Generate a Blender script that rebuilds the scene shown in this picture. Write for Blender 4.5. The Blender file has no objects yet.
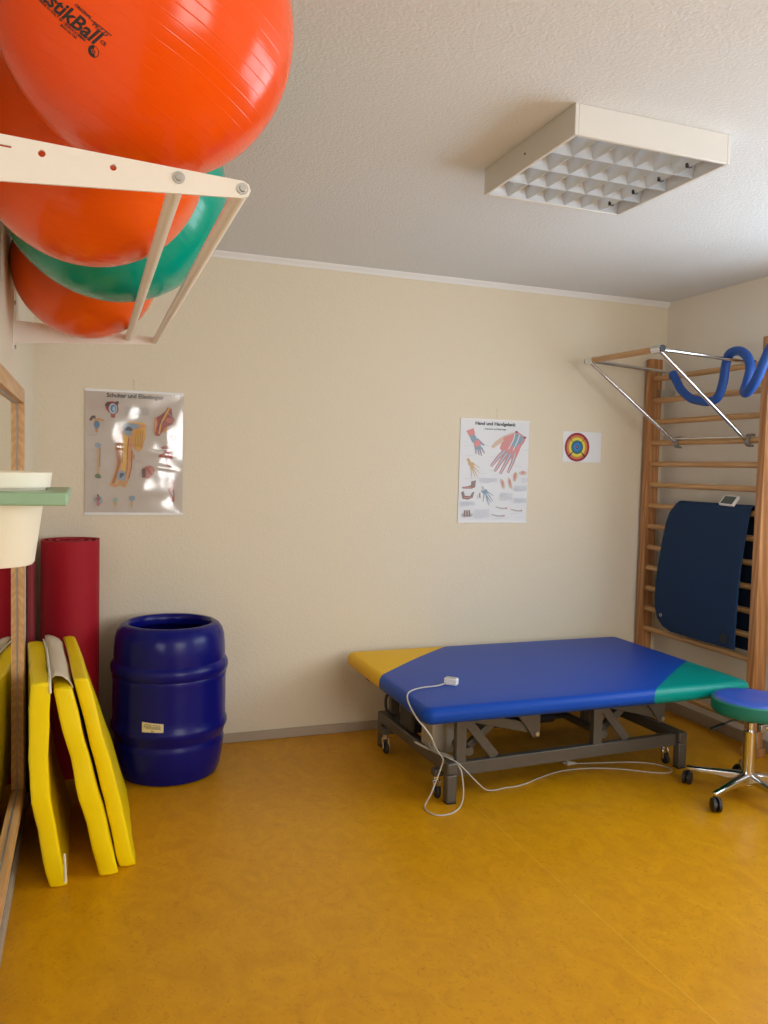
import bpy, bmesh, math, random
from mathutils import Vector, Matrix
random.seed(7)
PI = math.pi
scn = bpy.context.scene
COL = scn.collection

# ------------------------------------------------------------------ room size
XL, XR, YB, YF, H = -0.242, 3.365, 4.14, -1.6, 2.51

# ------------------------------------------------------------------ camera
def cam_axes(yaw, pitch, roll):
    y, p, r = [math.radians(a) for a in (yaw, pitch, roll)]
    f = Vector((math.sin(y)*math.cos(p), math.cos(y)*math.cos(p), -math.sin(p)))
    rt = Vector((math.cos(y), -math.sin(y), 0)); up = rt.cross(f)
    return rt*math.cos(r)+up*math.sin(r), up*math.cos(r)-rt*math.sin(r), f
cd = bpy.data.cameras.new('camera'); cam = bpy.data.objects.new('camera', cd); COL.objects.link(cam)
r_, u_, f_ = cam_axes(20.2, 3.15, 1.42)
M = Matrix((r_, u_, -f_)).transposed().to_4x4(); M.translation = Vector((0, 0, 1.45))
cam.matrix_world = M
cd.sensor_fit = 'HORIZONTAL'; cd.sensor_width = 36.0; cd.lens = 36.0*805/768; cd.clip_start = 0.02
scn.camera = cam

# ------------------------------------------------------------------ exposure, world, daylight
scn.view_settings.view_transform = 'Standard'
scn.view_settings.look = 'None'
scn.view_settings.gamma = 1.0
scn.view_settings.use_curve_mapping = False
scn.view_settings.exposure = 0.44
w = bpy.data.worlds.new('world'); scn.world = w; w.use_nodes = True
wb = w.node_tree.nodes['Background']; wb.inputs[0].default_value = (0.75, 0.87, 1.0, 1); wb.inputs[1].default_value = 1.2

# windows: (x0,x1,z0,z1) in the rear wall, (y0,y1,z0,z1) in the right wall
WIN_F = (0.95, 2.75, 0.85, 2.25)
WIN_R = (0.75, 2.75, 0.85, 2.25)
def area(name, loc, rot, sx, sy, power, colr):
    l = bpy.data.lights.new(name, 'AREA'); l.shape = 'RECTANGLE'; l.size = sx; l.size_y = sy
    l.energy = power; l.color = colr
    o = bpy.data.objects.new(name, l); COL.objects.link(o); o.location = loc; o.rotation_euler = rot
    return o
area('daylight_rear', ((WIN_F[0]+WIN_F[1])/2, YF-0.16, (WIN_F[2]+WIN_F[3])/2), (PI/2, 0, 0), 1.8, 1.4, 58, (1.0, 0.96, 0.90))
area('daylight_right', (XR+0.16, (WIN_R[0]+WIN_R[1])/2, (WIN_R[2]+WIN_R[3])/2), (PI/2, 0, PI/2), 2.0, 1.4, 44, (0.80, 0.91, 1.0))

# ------------------------------------------------------------------ materials
def nt(name):
    m = bpy.data.materials.new(name); m.use_nodes = True
    return m, m.node_tree.nodes, m.node_tree.links, m.node_tree.nodes['Principled BSDF']
def mat(name, c, rough=0.5, metal=0.0, coat=0.0, spec=0.5, bump=None, mottle=None, sheen=0):
    m, N, L, B = nt(name)
    B.inputs['Base Color'].default_value = (*c, 1)
    B.inputs['Roughness'].default_value = rough; B.inputs['Metallic'].default_value = metal
    B.inputs['Coat Weight'].default_value = coat; B.inputs['Specular IOR Level'].default_value = spec
    tc = N.new('ShaderNodeTexCoord')
    if bump:
        sc, st, dist = bump
        n = N.new('ShaderNodeTexNoise'); n.inputs['Scale'].default_value = sc; n.inputs['Detail'].default_value = 4
        L.new(tc.outputs['Object'], n.inputs['Vector'])
        b = N.new('ShaderNodeBump'); b.inputs['Strength'].default_value = st; b.inputs['Distance'].default_value = dist
        L.new(n.outputs['Fac'], b.inputs['Height']); L.new(b.outputs['Normal'], B.inputs['Normal'])
    if mottle:
        sc, c2 = mottle
        n = N.new('ShaderNodeTexNoise'); n.inputs['Scale'].default_value = sc; n.inputs['Detail'].default_value = 5
        L.new(tc.outputs['Object'], n.inputs['Vector'])
        mx = N.new('ShaderNodeMix'); mx.data_type = 'RGBA'
        mx.inputs[6].default_value = (*c, 1); mx.inputs[7].default_value = (*c2, 1)
        L.new(n.outputs['Fac'], mx.inputs[0]); L.new(mx.outputs[2], B.inputs['Base Color'])
    return m
def wood_mat(name, c1, c2, axis='Z', rough=0.45, scale=1.0):
    m, N, L, B = nt(name)
    tc = N.new('ShaderNodeTexCoord'); mp = N.new('ShaderNodeMapping')
    s = {'X': (0.6, 9, 9), 'Y': (9, 0.6, 9), 'Z': (9, 9, 0.6)}[axis]
    mp.inputs['Scale'].default_value = [v*scale for v in s]
    L.new(tc.outputs['Object'], mp.inputs['Vector'])
    n = N.new('ShaderNodeTexNoise'); n.inputs['Scale'].default_value = 2.2; n.inputs['Detail'].default_value = 6; n.inputs['Distortion'].default_value = 0.6
    L.new(mp.outputs[0], n.inputs['Vector'])
    wv = N.new('ShaderNodeTexWave'); wv.inputs['Scale'].default_value = 2.0; wv.inputs['Distortion'].default_value = 6
    wv.inputs['Detail'].default_value = 3; wv.bands_direction = 'DIAGONAL'
    L.new(mp.outputs[0], wv.inputs['Vector'])
    mu = N.new('ShaderNodeMath'); mu.operation = 'MULTIPLY_ADD'; mu.inputs[1].default_value = 0.32
    L.new(wv.outputs['Fac'], mu.inputs[0]); L.new(n.outputs['Fac'], mu.inputs[2])
    cr = N.new('ShaderNodeValToRGB'); cr.color_ramp.elements[0].position = 0.36; cr.color_ramp.elements[1].position = 0.78
    cr.color_ramp.elements[0].color = (*c1, 1); cr.color_ramp.elements[1].color = (*c2, 1)
    L.new(mu.outputs[0], cr.inputs[0]); L.new(cr.outputs[0], B.inputs['Base Color'])
    B.inputs['Roughness'].default_value = rough
    b = N.new('ShaderNodeBump'); b.inputs['Strength'].default_value = 0.15; b.inputs['Distance'].default_value = 0.002
    L.new(mu.outputs[0], b.inputs['Height']); L.new(b.outputs['Normal'], B.inputs['Normal'])
    return m
def plaster(name, c, scale, strength, dist, rough=0.85, c2=None):
    m, N, L, B = nt(name)
    B.inputs['Base Color'].default_value = (*c, 1); B.inputs['Roughness'].default_value = rough
    B.inputs['Specular IOR Level'].default_value = 0.25
    tc = N.new('ShaderNodeTexCoord')
    n = N.new('ShaderNodeTexNoise'); n.inputs['Scale'].default_value = scale; n.inputs['Detail'].default_value = 3; n.inputs['Roughness'].default_value = 0.55
    v = N.new('ShaderNodeTexVoronoi'); v.inputs['Scale'].default_value = scale*0.8; v.feature = 'SMOOTH_F1'
    L.new(tc.outputs['Object'], n.inputs['Vector']); L.new(tc.outputs['Object'], v.inputs['Vector'])
    a = N.new('ShaderNodeMath'); a.operation = 'MULTIPLY_ADD'; a.inputs[1].default_value = -0.5
    L.new(v.outputs['Distance'], a.inputs[0]); L.new(n.outputs['Fac'], a.inputs[2])
    b = N.new('ShaderNodeBump'); b.inputs['Strength'].default_value = strength; b.inputs['Distance'].default_value = dist
    L.new(a.outputs[0], b.inputs['Height']); L.new(b.outputs['Normal'], B.inputs['Normal'])
    if c2:
        n2 = N.new('ShaderNodeTexNoise'); n2.inputs['Scale'].default_value = 1.1; n2.inputs['Detail'].default_value = 3
        L.new(tc.outputs['Object'], n2.inputs['Vector'])
        mx = N.new('ShaderNodeMix'); mx.data_type = 'RGBA'; mx.inputs[6].default_value = (*c, 1); mx.inputs[7].default_value = (*c2, 1)
        L.new(n2.outputs['Fac'], mx.inputs[0]); L.new(mx.outputs[2], B.inputs['Base Color'])
    return m
def floor_material():
    m, N, L, B = nt('marbled yellow linoleum')
    tc = N.new('ShaderNodeTexCoord')
    mp = N.new('ShaderNodeMapping'); mp.inputs['Scale'].default_value = (1.0, 0.7, 1); mp.inputs['Rotation'].default_value = (0, 0, 0.2)
    L.new(tc.outputs['Object'], mp.inputs['Vector'])
    n = N.new('ShaderNodeTexNoise'); n.inputs['Scale'].default_value = 9; n.inputs['Detail'].default_value = 9; n.inputs['Distortion'].default_value = 1.6; n.inputs['Roughness'].default_value = 0.62
    L.new(mp.outputs[0], n.inputs['Vector'])
    cr = N.new('ShaderNodeValToRGB'); e = cr.color_ramp.elements
    e[0].position = 0.30; e[0].color = (0.55, 0.240, 0.0006, 1); e[1].position = 0.72; e[1].color = (0.67, 0.315, 0.0010, 1)
    k = e.new(0.5); k.color = (0.61, 0.276, 0.0008, 1)
    L.new(n.outputs['Fac'], cr.inputs[0])
    # fine dark flecks
    n2 = N.new('ShaderNodeTexNoise'); n2.inputs['Scale'].default_value = 38; n2.inputs['Detail'].default_value = 6; n2.inputs['Distortion'].default_value = 3.0
    L.new(mp.outputs[0], n2.inputs['Vector'])
    r2 = N.new('ShaderNodeValToRGB'); r2.color_ramp.elements[0].position = 0.28; r2.color_ramp.elements[0].color = (0.78, 0.72, 0.65, 1)
    r2.color_ramp.elements[1].position = 0.44; r2.color_ramp.elements[1].color = (1, 1, 1, 1)
    L.new(n2.outputs['Fac'], r2.inputs[0])
    mx = N.new('ShaderNodeMix'); mx.data_type = 'RGBA'; mx.blend_type = 'MULTIPLY'; mx.inputs[0].default_value = 1
    L.new(cr.outputs[0], mx.inputs[6]); L.new(r2.outputs[0], mx.inputs[7])
    # welded seam between two sheets, at x = 1.575
    sp = N.new('ShaderNodeSeparateXYZ'); L.new(tc.outputs['Object'], sp.inputs[0])
    d = N.new('ShaderNodeMath'); d.operation = 'SUBTRACT'; d.inputs[1].default_value = 1.575; L.new(sp.outputs[0], d.inputs[0])
    a = N.new('ShaderNodeMath'); a.operation = 'ABSOLUTE'; L.new(d.outputs[0], a.inputs[0])
    lt = N.new('ShaderNodeMath'); lt.operation = 'LESS_THAN'; lt.inputs[1].default_value = 0.0016; L.new(a.outputs[0], lt.inputs[0])
    h = N.new('ShaderNodeMath'); h.operation = 'MULTIPLY'; h.inputs[1].default_value = 0.45; L.new(lt.outputs[0], h.inputs[0])
    m3 = N.new('ShaderNodeMix'); m3.data_type = 'RGBA'; m3.inputs[7].default_value = (0.8, 0.47, 0.08, 1)
    L.new(h.outputs[0], m3.inputs[0]); L.new(mx.outputs[2], m3.inputs[6]); L.new(m3.outputs[2], B.inputs['Base Color'])
    B.inputs['Roughness'].default_value = 0.40; B.inputs['Specular IOR Level'].default_value = 0.38
    b = N.new('ShaderNodeBump'); b.inputs['Strength'].default_value = 0.12; b.inputs['Distance'].default_value = 0.004
    n4 = N.new('ShaderNodeTexNoise'); n4.inputs['Scale'].default_value = 14; n4.inputs['Detail'].default_value = 4
    L.new(tc.outputs['Object'], n4.inputs['Vector']); L.new(n4.outputs['Fac'], b.inputs['Height']); L.new(b.outputs['Normal'], B.inputs['Normal'])
    return m
def ball_material(name, c, rough=0.18):
    m, N, L, B = nt(name)
    B.inputs['Base Color'].default_value = (*c, 1); B.inputs['Roughness'].default_value = rough
    B.inputs['Specular IOR Level'].default_value = 0.36; B.inputs['Subsurface Weight'].default_value = 0.0
    tc = N.new('ShaderNodeTexCoord')
    sp = N.new('ShaderNodeSeparateXYZ'); L.new(tc.outputs['Object'], sp.inputs[0])
    # thin moulded rings round the ball's own axis
    mu = N.new('ShaderNodeMath'); mu.operation = 'MULTIPLY'; mu.inputs[1].default_value = 58.0; L.new(sp.outputs[2], mu.inputs[0])
    fr = N.new('ShaderNodeMath'); fr.operation = 'FRACT'; L.new(mu.outputs[0], fr.inputs[0])
    ab = N.new('ShaderNodeMath'); ab.operation = 'SUBTRACT'; ab.inputs[1].default_value = 0.5; L.new(fr.outputs[0], ab.inputs[0])
    a2 = N.new('ShaderNodeMath'); a2.operation = 'ABSOLUTE'; L.new(ab.outputs[0], a2.inputs[0])
    gt = N.new('ShaderNodeMath'); gt.operation = 'SMOOTH_MAX'; gt.inputs[1].default_value = 0.44; gt.inputs[2].default_value = 0.03; L.new(a2.outputs[0], gt.inputs[0])
    n = N.new('ShaderNodeTexNoise'); n.inputs['Scale'].default_value = 7; n.inputs['Detail'].default_value = 2; L.new(tc.outputs['Object'], n.inputs['Vector'])
    ad = N.new('ShaderNodeMath'); ad.operation = 'MULTIPLY_ADD'; ad.inputs[1].default_value = 1.0; L.new(gt.outputs[0], ad.inputs[0]); L.new(n.outputs['Fac'], ad.inputs[2])
    b = N.new('ShaderNodeBump'); b.inputs['Strength'].default_value = 0.6; b.inputs['Distance'].default_value = 0.006
    L.new(ad.outputs[0], b.inputs['Height']); L.new(b.outputs['Normal'], B.inputs['Normal'])
    return m

MT = {}
MT['wall'] = plaster('cream woodchip wallpaper', (0.755, 0.672, 0.53), 95, 0.34, 0.004, c2=(0.735, 0.655, 0.51))
MT['wall_white'] = plaster('off white woodchip wallpaper', (0.83, 0.785, 0.70), 95, 0.28, 0.004)
MT['ceil'] = plaster('white stucco ceiling', (0.755, 0.785, 0.81), 120, 0.40, 0.004)
MT['floor'] = floor_material()
MT['base'] = mat('greige baseboard', (0.40, 0.33, 0.25), 0.5)
MT['cornice'] = mat('white cornice', (0.80, 0.79, 0.77), 0.6)
MT['white_paint'] = mat('white painted metal', (0.85, 0.81, 0.74), 0.32)
MT['white_plastic'] = mat('white plastic', (0.80, 0.80, 0.80), 0.4)
MT['cream_pot'] = mat('cream plastic', (0.80, 0.76, 0.62), 0.45)
MT['green_board'] = mat('pale green lacquer', (0.26, 0.42, 0.27), 0.4)
MT['steel'] = mat('galvanised steel', (0.55, 0.55, 0.54), 0.3, 1.0)
MT['chrome'] = mat('polished chrome', (0.66, 0.67, 0.69), 0.10, 1.0)
MT['grey_metal'] = mat('grey hammered lacquer', (0.105, 0.095, 0.082), 0.42, 0.3)
MT['hook_grey'] = mat('dull zinc', (0.30, 0.30, 0.29), 0.45, 0.7)
MT['black'] = mat('black plastic', (0.015, 0.015, 0.017), 0.4)
MT['rubber'] = mat('dark rubber', (0.02, 0.02, 0.022), 0.6)
MT['wood_post'] = wood_mat('pine post', (0.55, 0.285, 0.115), (0.36, 0.155, 0.052), 'Z', 0.45)
MT['wood_rung'] = wood_mat('beech rung', (0.62, 0.375, 0.175), (0.50, 0.285, 0.12), 'Y', 0.4)
MT['wood_frame'] = wood_mat('honey wood frame', (0.64, 0.365, 0.15), (0.50, 0.265, 0.10), 'Y', 0.4)
MT['mirror'] = mat('mirror glass', (0.86, 0.88, 0.84), 0.01, 1.0)
MT['seam_grey'] = mat('grey mirror edge', (0.30, 0.31, 0.30), 0.3, 0.5)
MT['orange'] = ball_material('orange rubber', (0.86, 0.082, 0.003))
MT['orange2'] = ball_material('light orange rubber', (0.85, 0.105, 0.005))
MT['teal_ball'] = ball_material('teal rubber', (0.0, 0.33, 0.225))
MT['ink'] = mat('black ink', (0.02, 0.015, 0.015), 0.5)
MT['blue_vinyl'] = mat('royal blue vinyl', (0.007, 0.058, 0.37), 0.36, spec=0.14, bump=(160, 0.12, 0.001))
MT['teal_vinyl'] = mat('teal vinyl', (0.0, 0.23, 0.20), 0.34, spec=0.22, bump=(160, 0.12, 0.001))
MT['yellow_vinyl'] = mat('mustard vinyl', (0.82, 0.47, 0.001), 0.4, spec=0.12, bump=(160, 0.12, 0.001))
MT['mat_yellow'] = mat('yellow tarpaulin', (0.90, 0.66, 0.001), 0.38, spec=0.25, bump=(9, 0.25, 0.02))
MT['beige_cloth'] = mat('beige non slip cloth', (0.62, 0.52, 0.38), 0.85, bump=(120, 0.3, 0.002))
MT['zip'] = mat('white zipper tape', (0.75, 0.72, 0.62), 0.6)
MT['red_foam'] = mat('crimson foam', (0.36, 0.006, 0.018), 0.6, spec=0.25, bump=(60, 0.15, 0.002))
MT['dark_red_foam'] = mat('dark red foam', (0.20, 0.008, 0.016), 0.65, bump=(60, 0.15, 0.002))
MT['barrel'] = mat('ultramarine plastic', (0.003, 0.005, 0.15), 0.27, spec=0.25)
MT['navy_foam'] = mat('navy foam', (0.012, 0.034, 0.090), 0.8, spec=0.25, bump=(90, 0.2, 0.001))
MT['noodle'] = mat('blue foam sleeve', (0.008, 0.075, 0.36), 0.55)
MT['stool_blue'] = mat('blue stool vinyl', (0.03, 0.085, 0.42), 0.34, bump=(30, 0.15, 0.004))
MT['stool_teal'] = mat('green stool side', (0.0, 0.16, 0.115), 0.45)
MT['cable'] = mat('grey cable', (0.50, 0.47, 0.42), 0.5)
MT['beige_box'] = mat('beige plastic housing', (0.36, 0.32, 0.26), 0.5)
MT['paper'] = mat('white paper', (0.78, 0.79, 0.82), 0.7)
MT['lcd'] = mat('grey display', (0.08, 0.10, 0.09), 0.2)
MT['lamp_white'] = mat('white lamp housing', (0.70, 0.69, 0.66), 0.4)
MT['louvre'] = mat('satin aluminium louvre', (0.66, 0.71, 0.78), 0.28, 0.7)
MT['tube_glass'] = mat('unlit fluorescent tube', (0.85, 0.85, 0.85), 0.3)
MT['win_frame'] = mat('white window frame', (0.82, 0.82, 0.80), 0.35)
MT['sticker'] = mat('cream sticker', (0.74, 0.66, 0.44), 0.5)
def pane_material():
    m = bpy.data.materials.new('window glass'); m.use_nodes = True; N = m.node_tree.nodes; L = m.node_tree.links
    N.clear(); o = N.new('ShaderNodeOutputMaterial'); t = N.new('ShaderNodeBsdfTransparent'); g = N.new('ShaderNodeBsdfGlossy')
    g.inputs['Roughness'].default_value = 0.02; mx = N.new('ShaderNodeMixShader'); mx.inputs[0].default_value = 0.07
    L.new(t.outputs[0], mx.inputs[1]); L.new(g.outputs[0], mx.inputs[2]); L.new(mx.outputs[0], o.inputs[0]); return m
MT['pane'] = pane_material()

# ------------------------------------------------------------------ helpers
ORG = {}
def org(o):
    return ORG.get(o.name, Vector((0, 0, 0)))
def obj(name, bm, m, parent=None, origin=None, smooth=False, bevel=0, bseg=2, subsurf=0, label=None, split=True):
    """link a bmesh written in world coordinates as ONE mesh object (child of parent)"""
    O = org(parent) if parent else Vector(origin or (0, 0, 0))
    bmesh.ops.recalc_face_normals(bm, faces=bm.faces)
    bmesh.ops.translate(bm, verts=bm.verts, vec=-O)
    me = bpy.data.meshes.new(name); bm.to_mesh(me); bm.free()
    mats = m if isinstance(m, (list, tuple)) else [m]
    for k in mats: me.materials.append(MT[k] if isinstance(k, str) else k)
    o = bpy.data.objects.new(name, me); COL.objects.link(o)
    ORG[o.name] = O
    if parent: o.parent = parent
    else: o.location = O
    if smooth:
        me.polygons.foreach_set('use_smooth', [True]*len(me.polygons))
    if bevel:
        b = o.modifiers.new('bevel', 'BEVEL'); b.width = bevel; b.segments = bseg; b.limit_method = 'ANGLE'; b.angle_limit = math.radians(40)
        me.polygons.foreach_set('use_smooth', [True]*len(me.polygons)); b.harden_normals = False
    if subsurf:
        s = o.modifiers.new('sub', 'SUBSURF'); s.levels = subsurf; s.render_levels = subsurf
        me.polygons.foreach_set('use_smooth', [True]*len(me.polygons))
    if smooth or bevel:
        try:
            me.set_sharp_from_angle(angle=math.radians(38))
        except Exception: pass
    if label: o['label'] = label
    return o
def thing(name, loc, label, cat, group=None):
    o = bpy.data.objects.new(name, None); COL.objects.link(o); o.empty_display_size = 0.05
    o.location = loc; ORG[o.name] = Vector(loc); o['label'] = label; o['category'] = cat
    if group: o['group'] = group
    return o
def tag(o, label, cat, group=None):
    o['label'] = label; o['category'] = cat
    if group: o['group'] = group
    return o
def struct(name, bm, m, parent=None, **k):
    o = obj(name, bm, m, parent, **k)
    if not parent: o['kind'] = 'structure'
    return o
def B(): return bmesh.new()
def box(bm, lo, hi, mi=0, rot=None, piv=None):
    vs = [bm.verts.new((x, y, z)) for x in (lo[0], hi[0]) for y in (lo[1], hi[1]) for z in (lo[2], hi[2])]
    fs = [(0, 1, 3, 2), (4, 6, 7, 5), (0, 4, 5, 1), (2, 3, 7, 6), (0, 2, 6, 4), (1, 5, 7, 3)]
    for f in fs: bm.faces.new([vs[i] for i in f]).material_index = mi
    if rot is not None: bmesh.ops.rotate(bm, verts=vs, cent=Vector(piv), matrix=rot)
    return vs
def tube(bm, pts, r, n=12, mi=0, closed=False, caps=True, sx=1.0):
    pts = [Vector(p) for p in pts]; N = len(pts); rings = []
    T0 = None; nrm = None
    for i, p in enumerate(pts):
        if closed: t = (pts[(i+1) % N]-pts[i-1]).normalized()
        else: t = (pts[min(i+1, N-1)]-pts[max(i-1, 0)]).normalized()
        if nrm is None:
            a = Vector((0, 0, 1)) if abs(t.z) < 0.9 else Vector((1, 0, 0)); nrm = (a-t*a.dot(t)).normalized()
        else:
            nrm = (nrm-t*nrm.dot(t)).normalized()
        b = t.cross(nrm)
        rr = r[i] if isinstance(r, (list, tuple)) else r
        rings.append([bm.verts.new(p+nrm*math.cos(2*PI*k/n)*rr+b*math.sin(2*PI*k/n)*rr*sx) for k in range(n)])
    for i in range(N if closed else N-1):
        a, c = rings[i], rings[(i+1) % N]
        for k in range(n): bm.faces.new((a[k], a[(k+1) % n], c[(k+1) % n], c[k])).material_index = mi
    if caps and not closed:
        bm.faces.new(rings[0][::-1]).material_index = mi; bm.faces.new(rings[-1]).material_index = mi
def beam(bm, p0, p1, wy, wz, mi=0, up=(0, 0, 1)):
    """rectangular bar from p0 to p1; wy = width across, wz = height along up"""
    p0, p1 = Vector(p0), Vector(p1); t = (p1-p0).normalized(); u = Vector(up)
    if abs(t.dot(u)) > 0.98: u = Vector((0, 1, 0))
    s = t.cross(u).normalized(); u = s.cross(t).normalized()
    q = []
    for p in (p0, p1):
        q.append([bm.verts.new(p+s*a*wy/2+u*b*wz/2) for a, b in ((-1, -1), (1, -1), (1, 1), (-1, 1))])
    for k in range(4): bm.faces.new((q[0][k], q[0][(k+1) % 4], q[1][(k+1) % 4], q[1][k])).material_index = mi
    bm.faces.new(q[0][::-1]).material_index = mi; bm.faces.new(q[1]).material_index = mi
def lathe(bm, prof, c, n=64, mi=0, axis='Z', capb=False, capt=False):
    rings = []
    for r, h in prof:
        ring = []
        for k in range(n):
            a = 2*PI*k/n; x, y = r*math.cos(a), r*math.sin(a)
            v = {'Z': (x, y, h), 'Y': (x, h, y), 'X': (h, x, y)}[axis]
            ring.append(bm.verts.new((c[0]+v[0], c[1]+v[1], c[2]+v[2])))
        rings.append(ring)
    for a, b in zip(rings, rings[1:]):
        for k in range(n): bm.faces.new((a[k], a[(k+1) % n], b[(k+1) % n], b[k])).material_index = mi
    if capb: bm.faces.new(rings[0][::-1]).material_index = mi
    if capt: bm.faces.new(rings[-1]).material_index = mi
def smooth_path(pts, sub=6):
    P = [Vector(p) for p in pts]; out = []
    for i in range(len(P)-1):
        p0, p1, p2, p3 = P[max(i-1, 0)], P[i], P[i+1], P[min(i+2, len(P)-1)]
        for k in range(sub):
            t = k/sub
            out.append(0.5*((2*p1)+(-p0+p2)*t+(2*p0-5*p1+4*p2-p3)*t*t+(-p0+3*p1-3*p2+p3)*t**3))
    out.append(P[-1]); return out
def prism(bm, poly, fn, d, mi=0):
    """extrude 2-D polygon: fn(u,v,w) -> world point, w from 0 to d"""
    a = [bm.verts.new(fn(u, v, 0)) for u, v in poly]; b = [bm.verts.new(fn(u, v, d)) for u, v in poly]
    n = len(poly)
    for k in range(n): bm.faces.new((a[k], a[(k+1) % n], b[(k+1) % n], b[k])).material_index = mi
    bm.faces.new(a[::-1]).material_index = mi; bm.faces.new(b).material_index = mi
def add_text(bm, s, size, fn, mi=0, shear=0.0, offset=0.0, align='LEFT', space=1.0, maxseg=None):
    """flat lettering; fn(u, v) -> world point"""
    cu = bpy.data.curves.new('t', 'FONT'); cu.body = s; cu.size = size; cu.shear = shear; cu.offset = offset
    cu.align_x = align; cu.space_character = space; cu.resolution_u = 3; cu.fill_mode = 'FRONT'
    ob = bpy.data.objects.new('t', cu); COL.objects.link(ob)
    dg = bpy.context.evaluated_depsgraph_get(); ev = ob.evaluated_get(dg); me = ev.to_mesh()
    vs = [bm.verts.new(fn(v.co.x, v.co.y)) for v in me.vertices]
    for p in me.polygons:
        try: bm.faces.new([vs[i] for i in p.vertices]).material_index = mi
        except ValueError: pass
    ev.to_mesh_clear(); bpy.data.objects.remove(ob); bpy.data.curves.remove(cu)

# ================================================================== THE ROOM
T = 0.2
bm = B(); box(bm, (XL-T, YF-T, -0.1), (XR+T, YB+T, 0)); struct('floor', bm, 'floor')
bm = B(); box(bm, (XL-T, YF-T, H), (XR+T, YB+T, H+0.1)); struct('ceiling', bm, 'ceil')
bm = B(); box(bm, (XL-T, YB, 0), (XR+T, YB+T, H)); struct('wall_back', bm, 'wall')
bm = B(); box(bm, (XL-T, YF, 0), (XL, YB, H)); struct('wall_left', bm, 'wall')
def wall_hole(name, axis, pos, a0, a1, win, m):
    w0, w1, z0, z1 = win; bm = B(); lo, hi = pos
    for (p, q, r, s) in ((a0, w0, 0, H), (w1, a1, 0, H), (w0, w1, 0, z0), (w0, w1, z1, H)):
        if axis == 'x': box(bm, (lo, p, r), (hi, q, s))
        else: box(bm, (p, lo, r), (q, hi, s))
    struct(name, bm, m)
wall_hole('wall_right', 'x', (XR, XR+T), YF, YB, WIN_R, 'wall_white')
wall_hole('wall_front', 'y', (YF-T, YF), XL-T, XR+T, WIN_F, 'wall')
def window(name, axis, pos, win):
    a0, a1, z0, z1 = win; e = 0.0
    def bx(bm, p, q, r, s, d0, d1):
        if axis == 'x': box(bm, (pos+d0, p, r), (pos+d1, q, s))
        else: box(bm, (p, pos-d1, r), (q, pos-d0, s))
    root = bpy.data.objects.new(name, None); COL.objects.link(root); root['kind'] = 'structure'
    mid = (a0+a1)/2; f = 0.06
    bm = B()
    for p, q, r, s in ((a0, a1, z0, z0+f), (a0, a1, z1-f, z1), (a0, a0+f, z0+f, z1-f), (a1-f, a1, z0+f, z1-f), (mid-0.05, mid+0.05, z0+f, z1-f)):
        bx(bm, p, q, r, s, 0.07, 0.13)
    struct('window_frame', bm, 'win_frame', root, bevel=0.004)
    for p, q in ((a0+f, mid-0.05), (mid+0.05, a1-f)):
        bm = B(); bx(bm, p, q, z0+f, z1-f, 0.098, 0.102); struct('window_pane', bm, 'pane', root)
    bm = B(); bx(bm, a0, a1, z0, z0+0.025, -0.06, 0.07); struct('window_sill', bm, 'win_frame', root, bevel=0.005)
window('window_1', 'x', XR, WIN_R)
window('window_2', 'y', YF, WIN_F)
# skirting and cornice
bm = B(); box(bm, (XL, YB-0.014, 0), (XR, YB, 0.05)); struct('baseboard_back', bm, 'base', bevel=0.003)
bm = B(); box(bm, (XL, YF, 0), (XL+0.012, YB-0.014, 0.05)); struct('baseboard_left', bm, 'base', bevel=0.003)
bm = B(); box(bm, (XR-0.014, YF, 0), (XR, YB-0.014, 0.065)); struct('baseboard_right', bm, 'base', bevel=0.003)
bm = B()
prism(bm, [(0, 0), (0.024, 0), (0.022, -0.006), (0.010, -0.020), (0.006, -0.030), (0, -0.030)], lambda u, v, w_: (XL+w_, YB-u, H+v), XR-XL)
struct('trim_1', bm, 'cornice')

# ================================================================== CEILING LAMP
LX0, LX1, LY0, LY1, LZ = 1.308, 1.872, 2.045, 2.612, 2.42
lamp = thing('ceiling_lamp', ((LX0+LX1)/2, (LY0+LY1)/2, H), 'square white ceiling lamp with an aluminium grid louvre, switched off', 'lamp')
bm = B(); t = 0.012
box(bm, (LX0, LY0, LZ), (LX0+t, LY1, H)); box(bm, (LX1-t, LY0, LZ), (LX1, LY1, H))
box(bm, (LX0+t, LY0, LZ), (LX1-t, LY0+t, H)); box(bm, (LX0+t, LY1-t, LZ), (LX1-t, LY1, H)); box(bm, (LX0+t, LY0+t, H-0.012), (LX1-t, LY1-t, H))
obj('housing', bm, 'lamp_white', lamp, bevel=0.002)
ix0, ix1, iy0, iy1 = LX0+t+0.002, LX1-t-0.002, LY0+t+0.002, LY1-t-0.002
NR, NC = 4, 7
bm = B()
ry = (iy1-iy0)/NR
# long reflectors between the tubes (curved wedge section), running along x
for i in range(NR+1):
    yc = iy0+i*ry; hw = 0.024; pr = []
    for s in (-1, 1):
        for k in range(6):
            q = k/5 if s < 0 else 1-k/5
            yy = s*hw*(1-q)**1.7; pr.append((yc+yy, LZ+0.003+0.062*(1-q)))
    pr = [(min(max(y, iy0), iy1), z) for y, z in pr]
    seen = []
    for p_ in pr:
        if not seen or (abs(p_[0]-seen[-1][0])+abs(p_[1]-seen[-1][1])) > 1e-5: seen.append(p_)
    prism(bm, seen, lambda u, v, w_: (ix0+w_, u, v), ix1-ix0)
obj('long_reflector', bm, 'louvre', lamp, smooth=True)
cx_ = (ix1-ix0)/NC
for j in range(1, NC):
    bm = B(); xc = ix0+j*cx_
    prism(bm, [(-0.028, LZ+0.058), (-0.0015, LZ+0.004), (0.0015, LZ+0.004), (0.028, LZ+0.058)], lambda u, v, w_: (xc+u, iy0+w_, v), iy1-iy0)
    obj('cross_louvre', bm, 'louvre', lamp)
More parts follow.
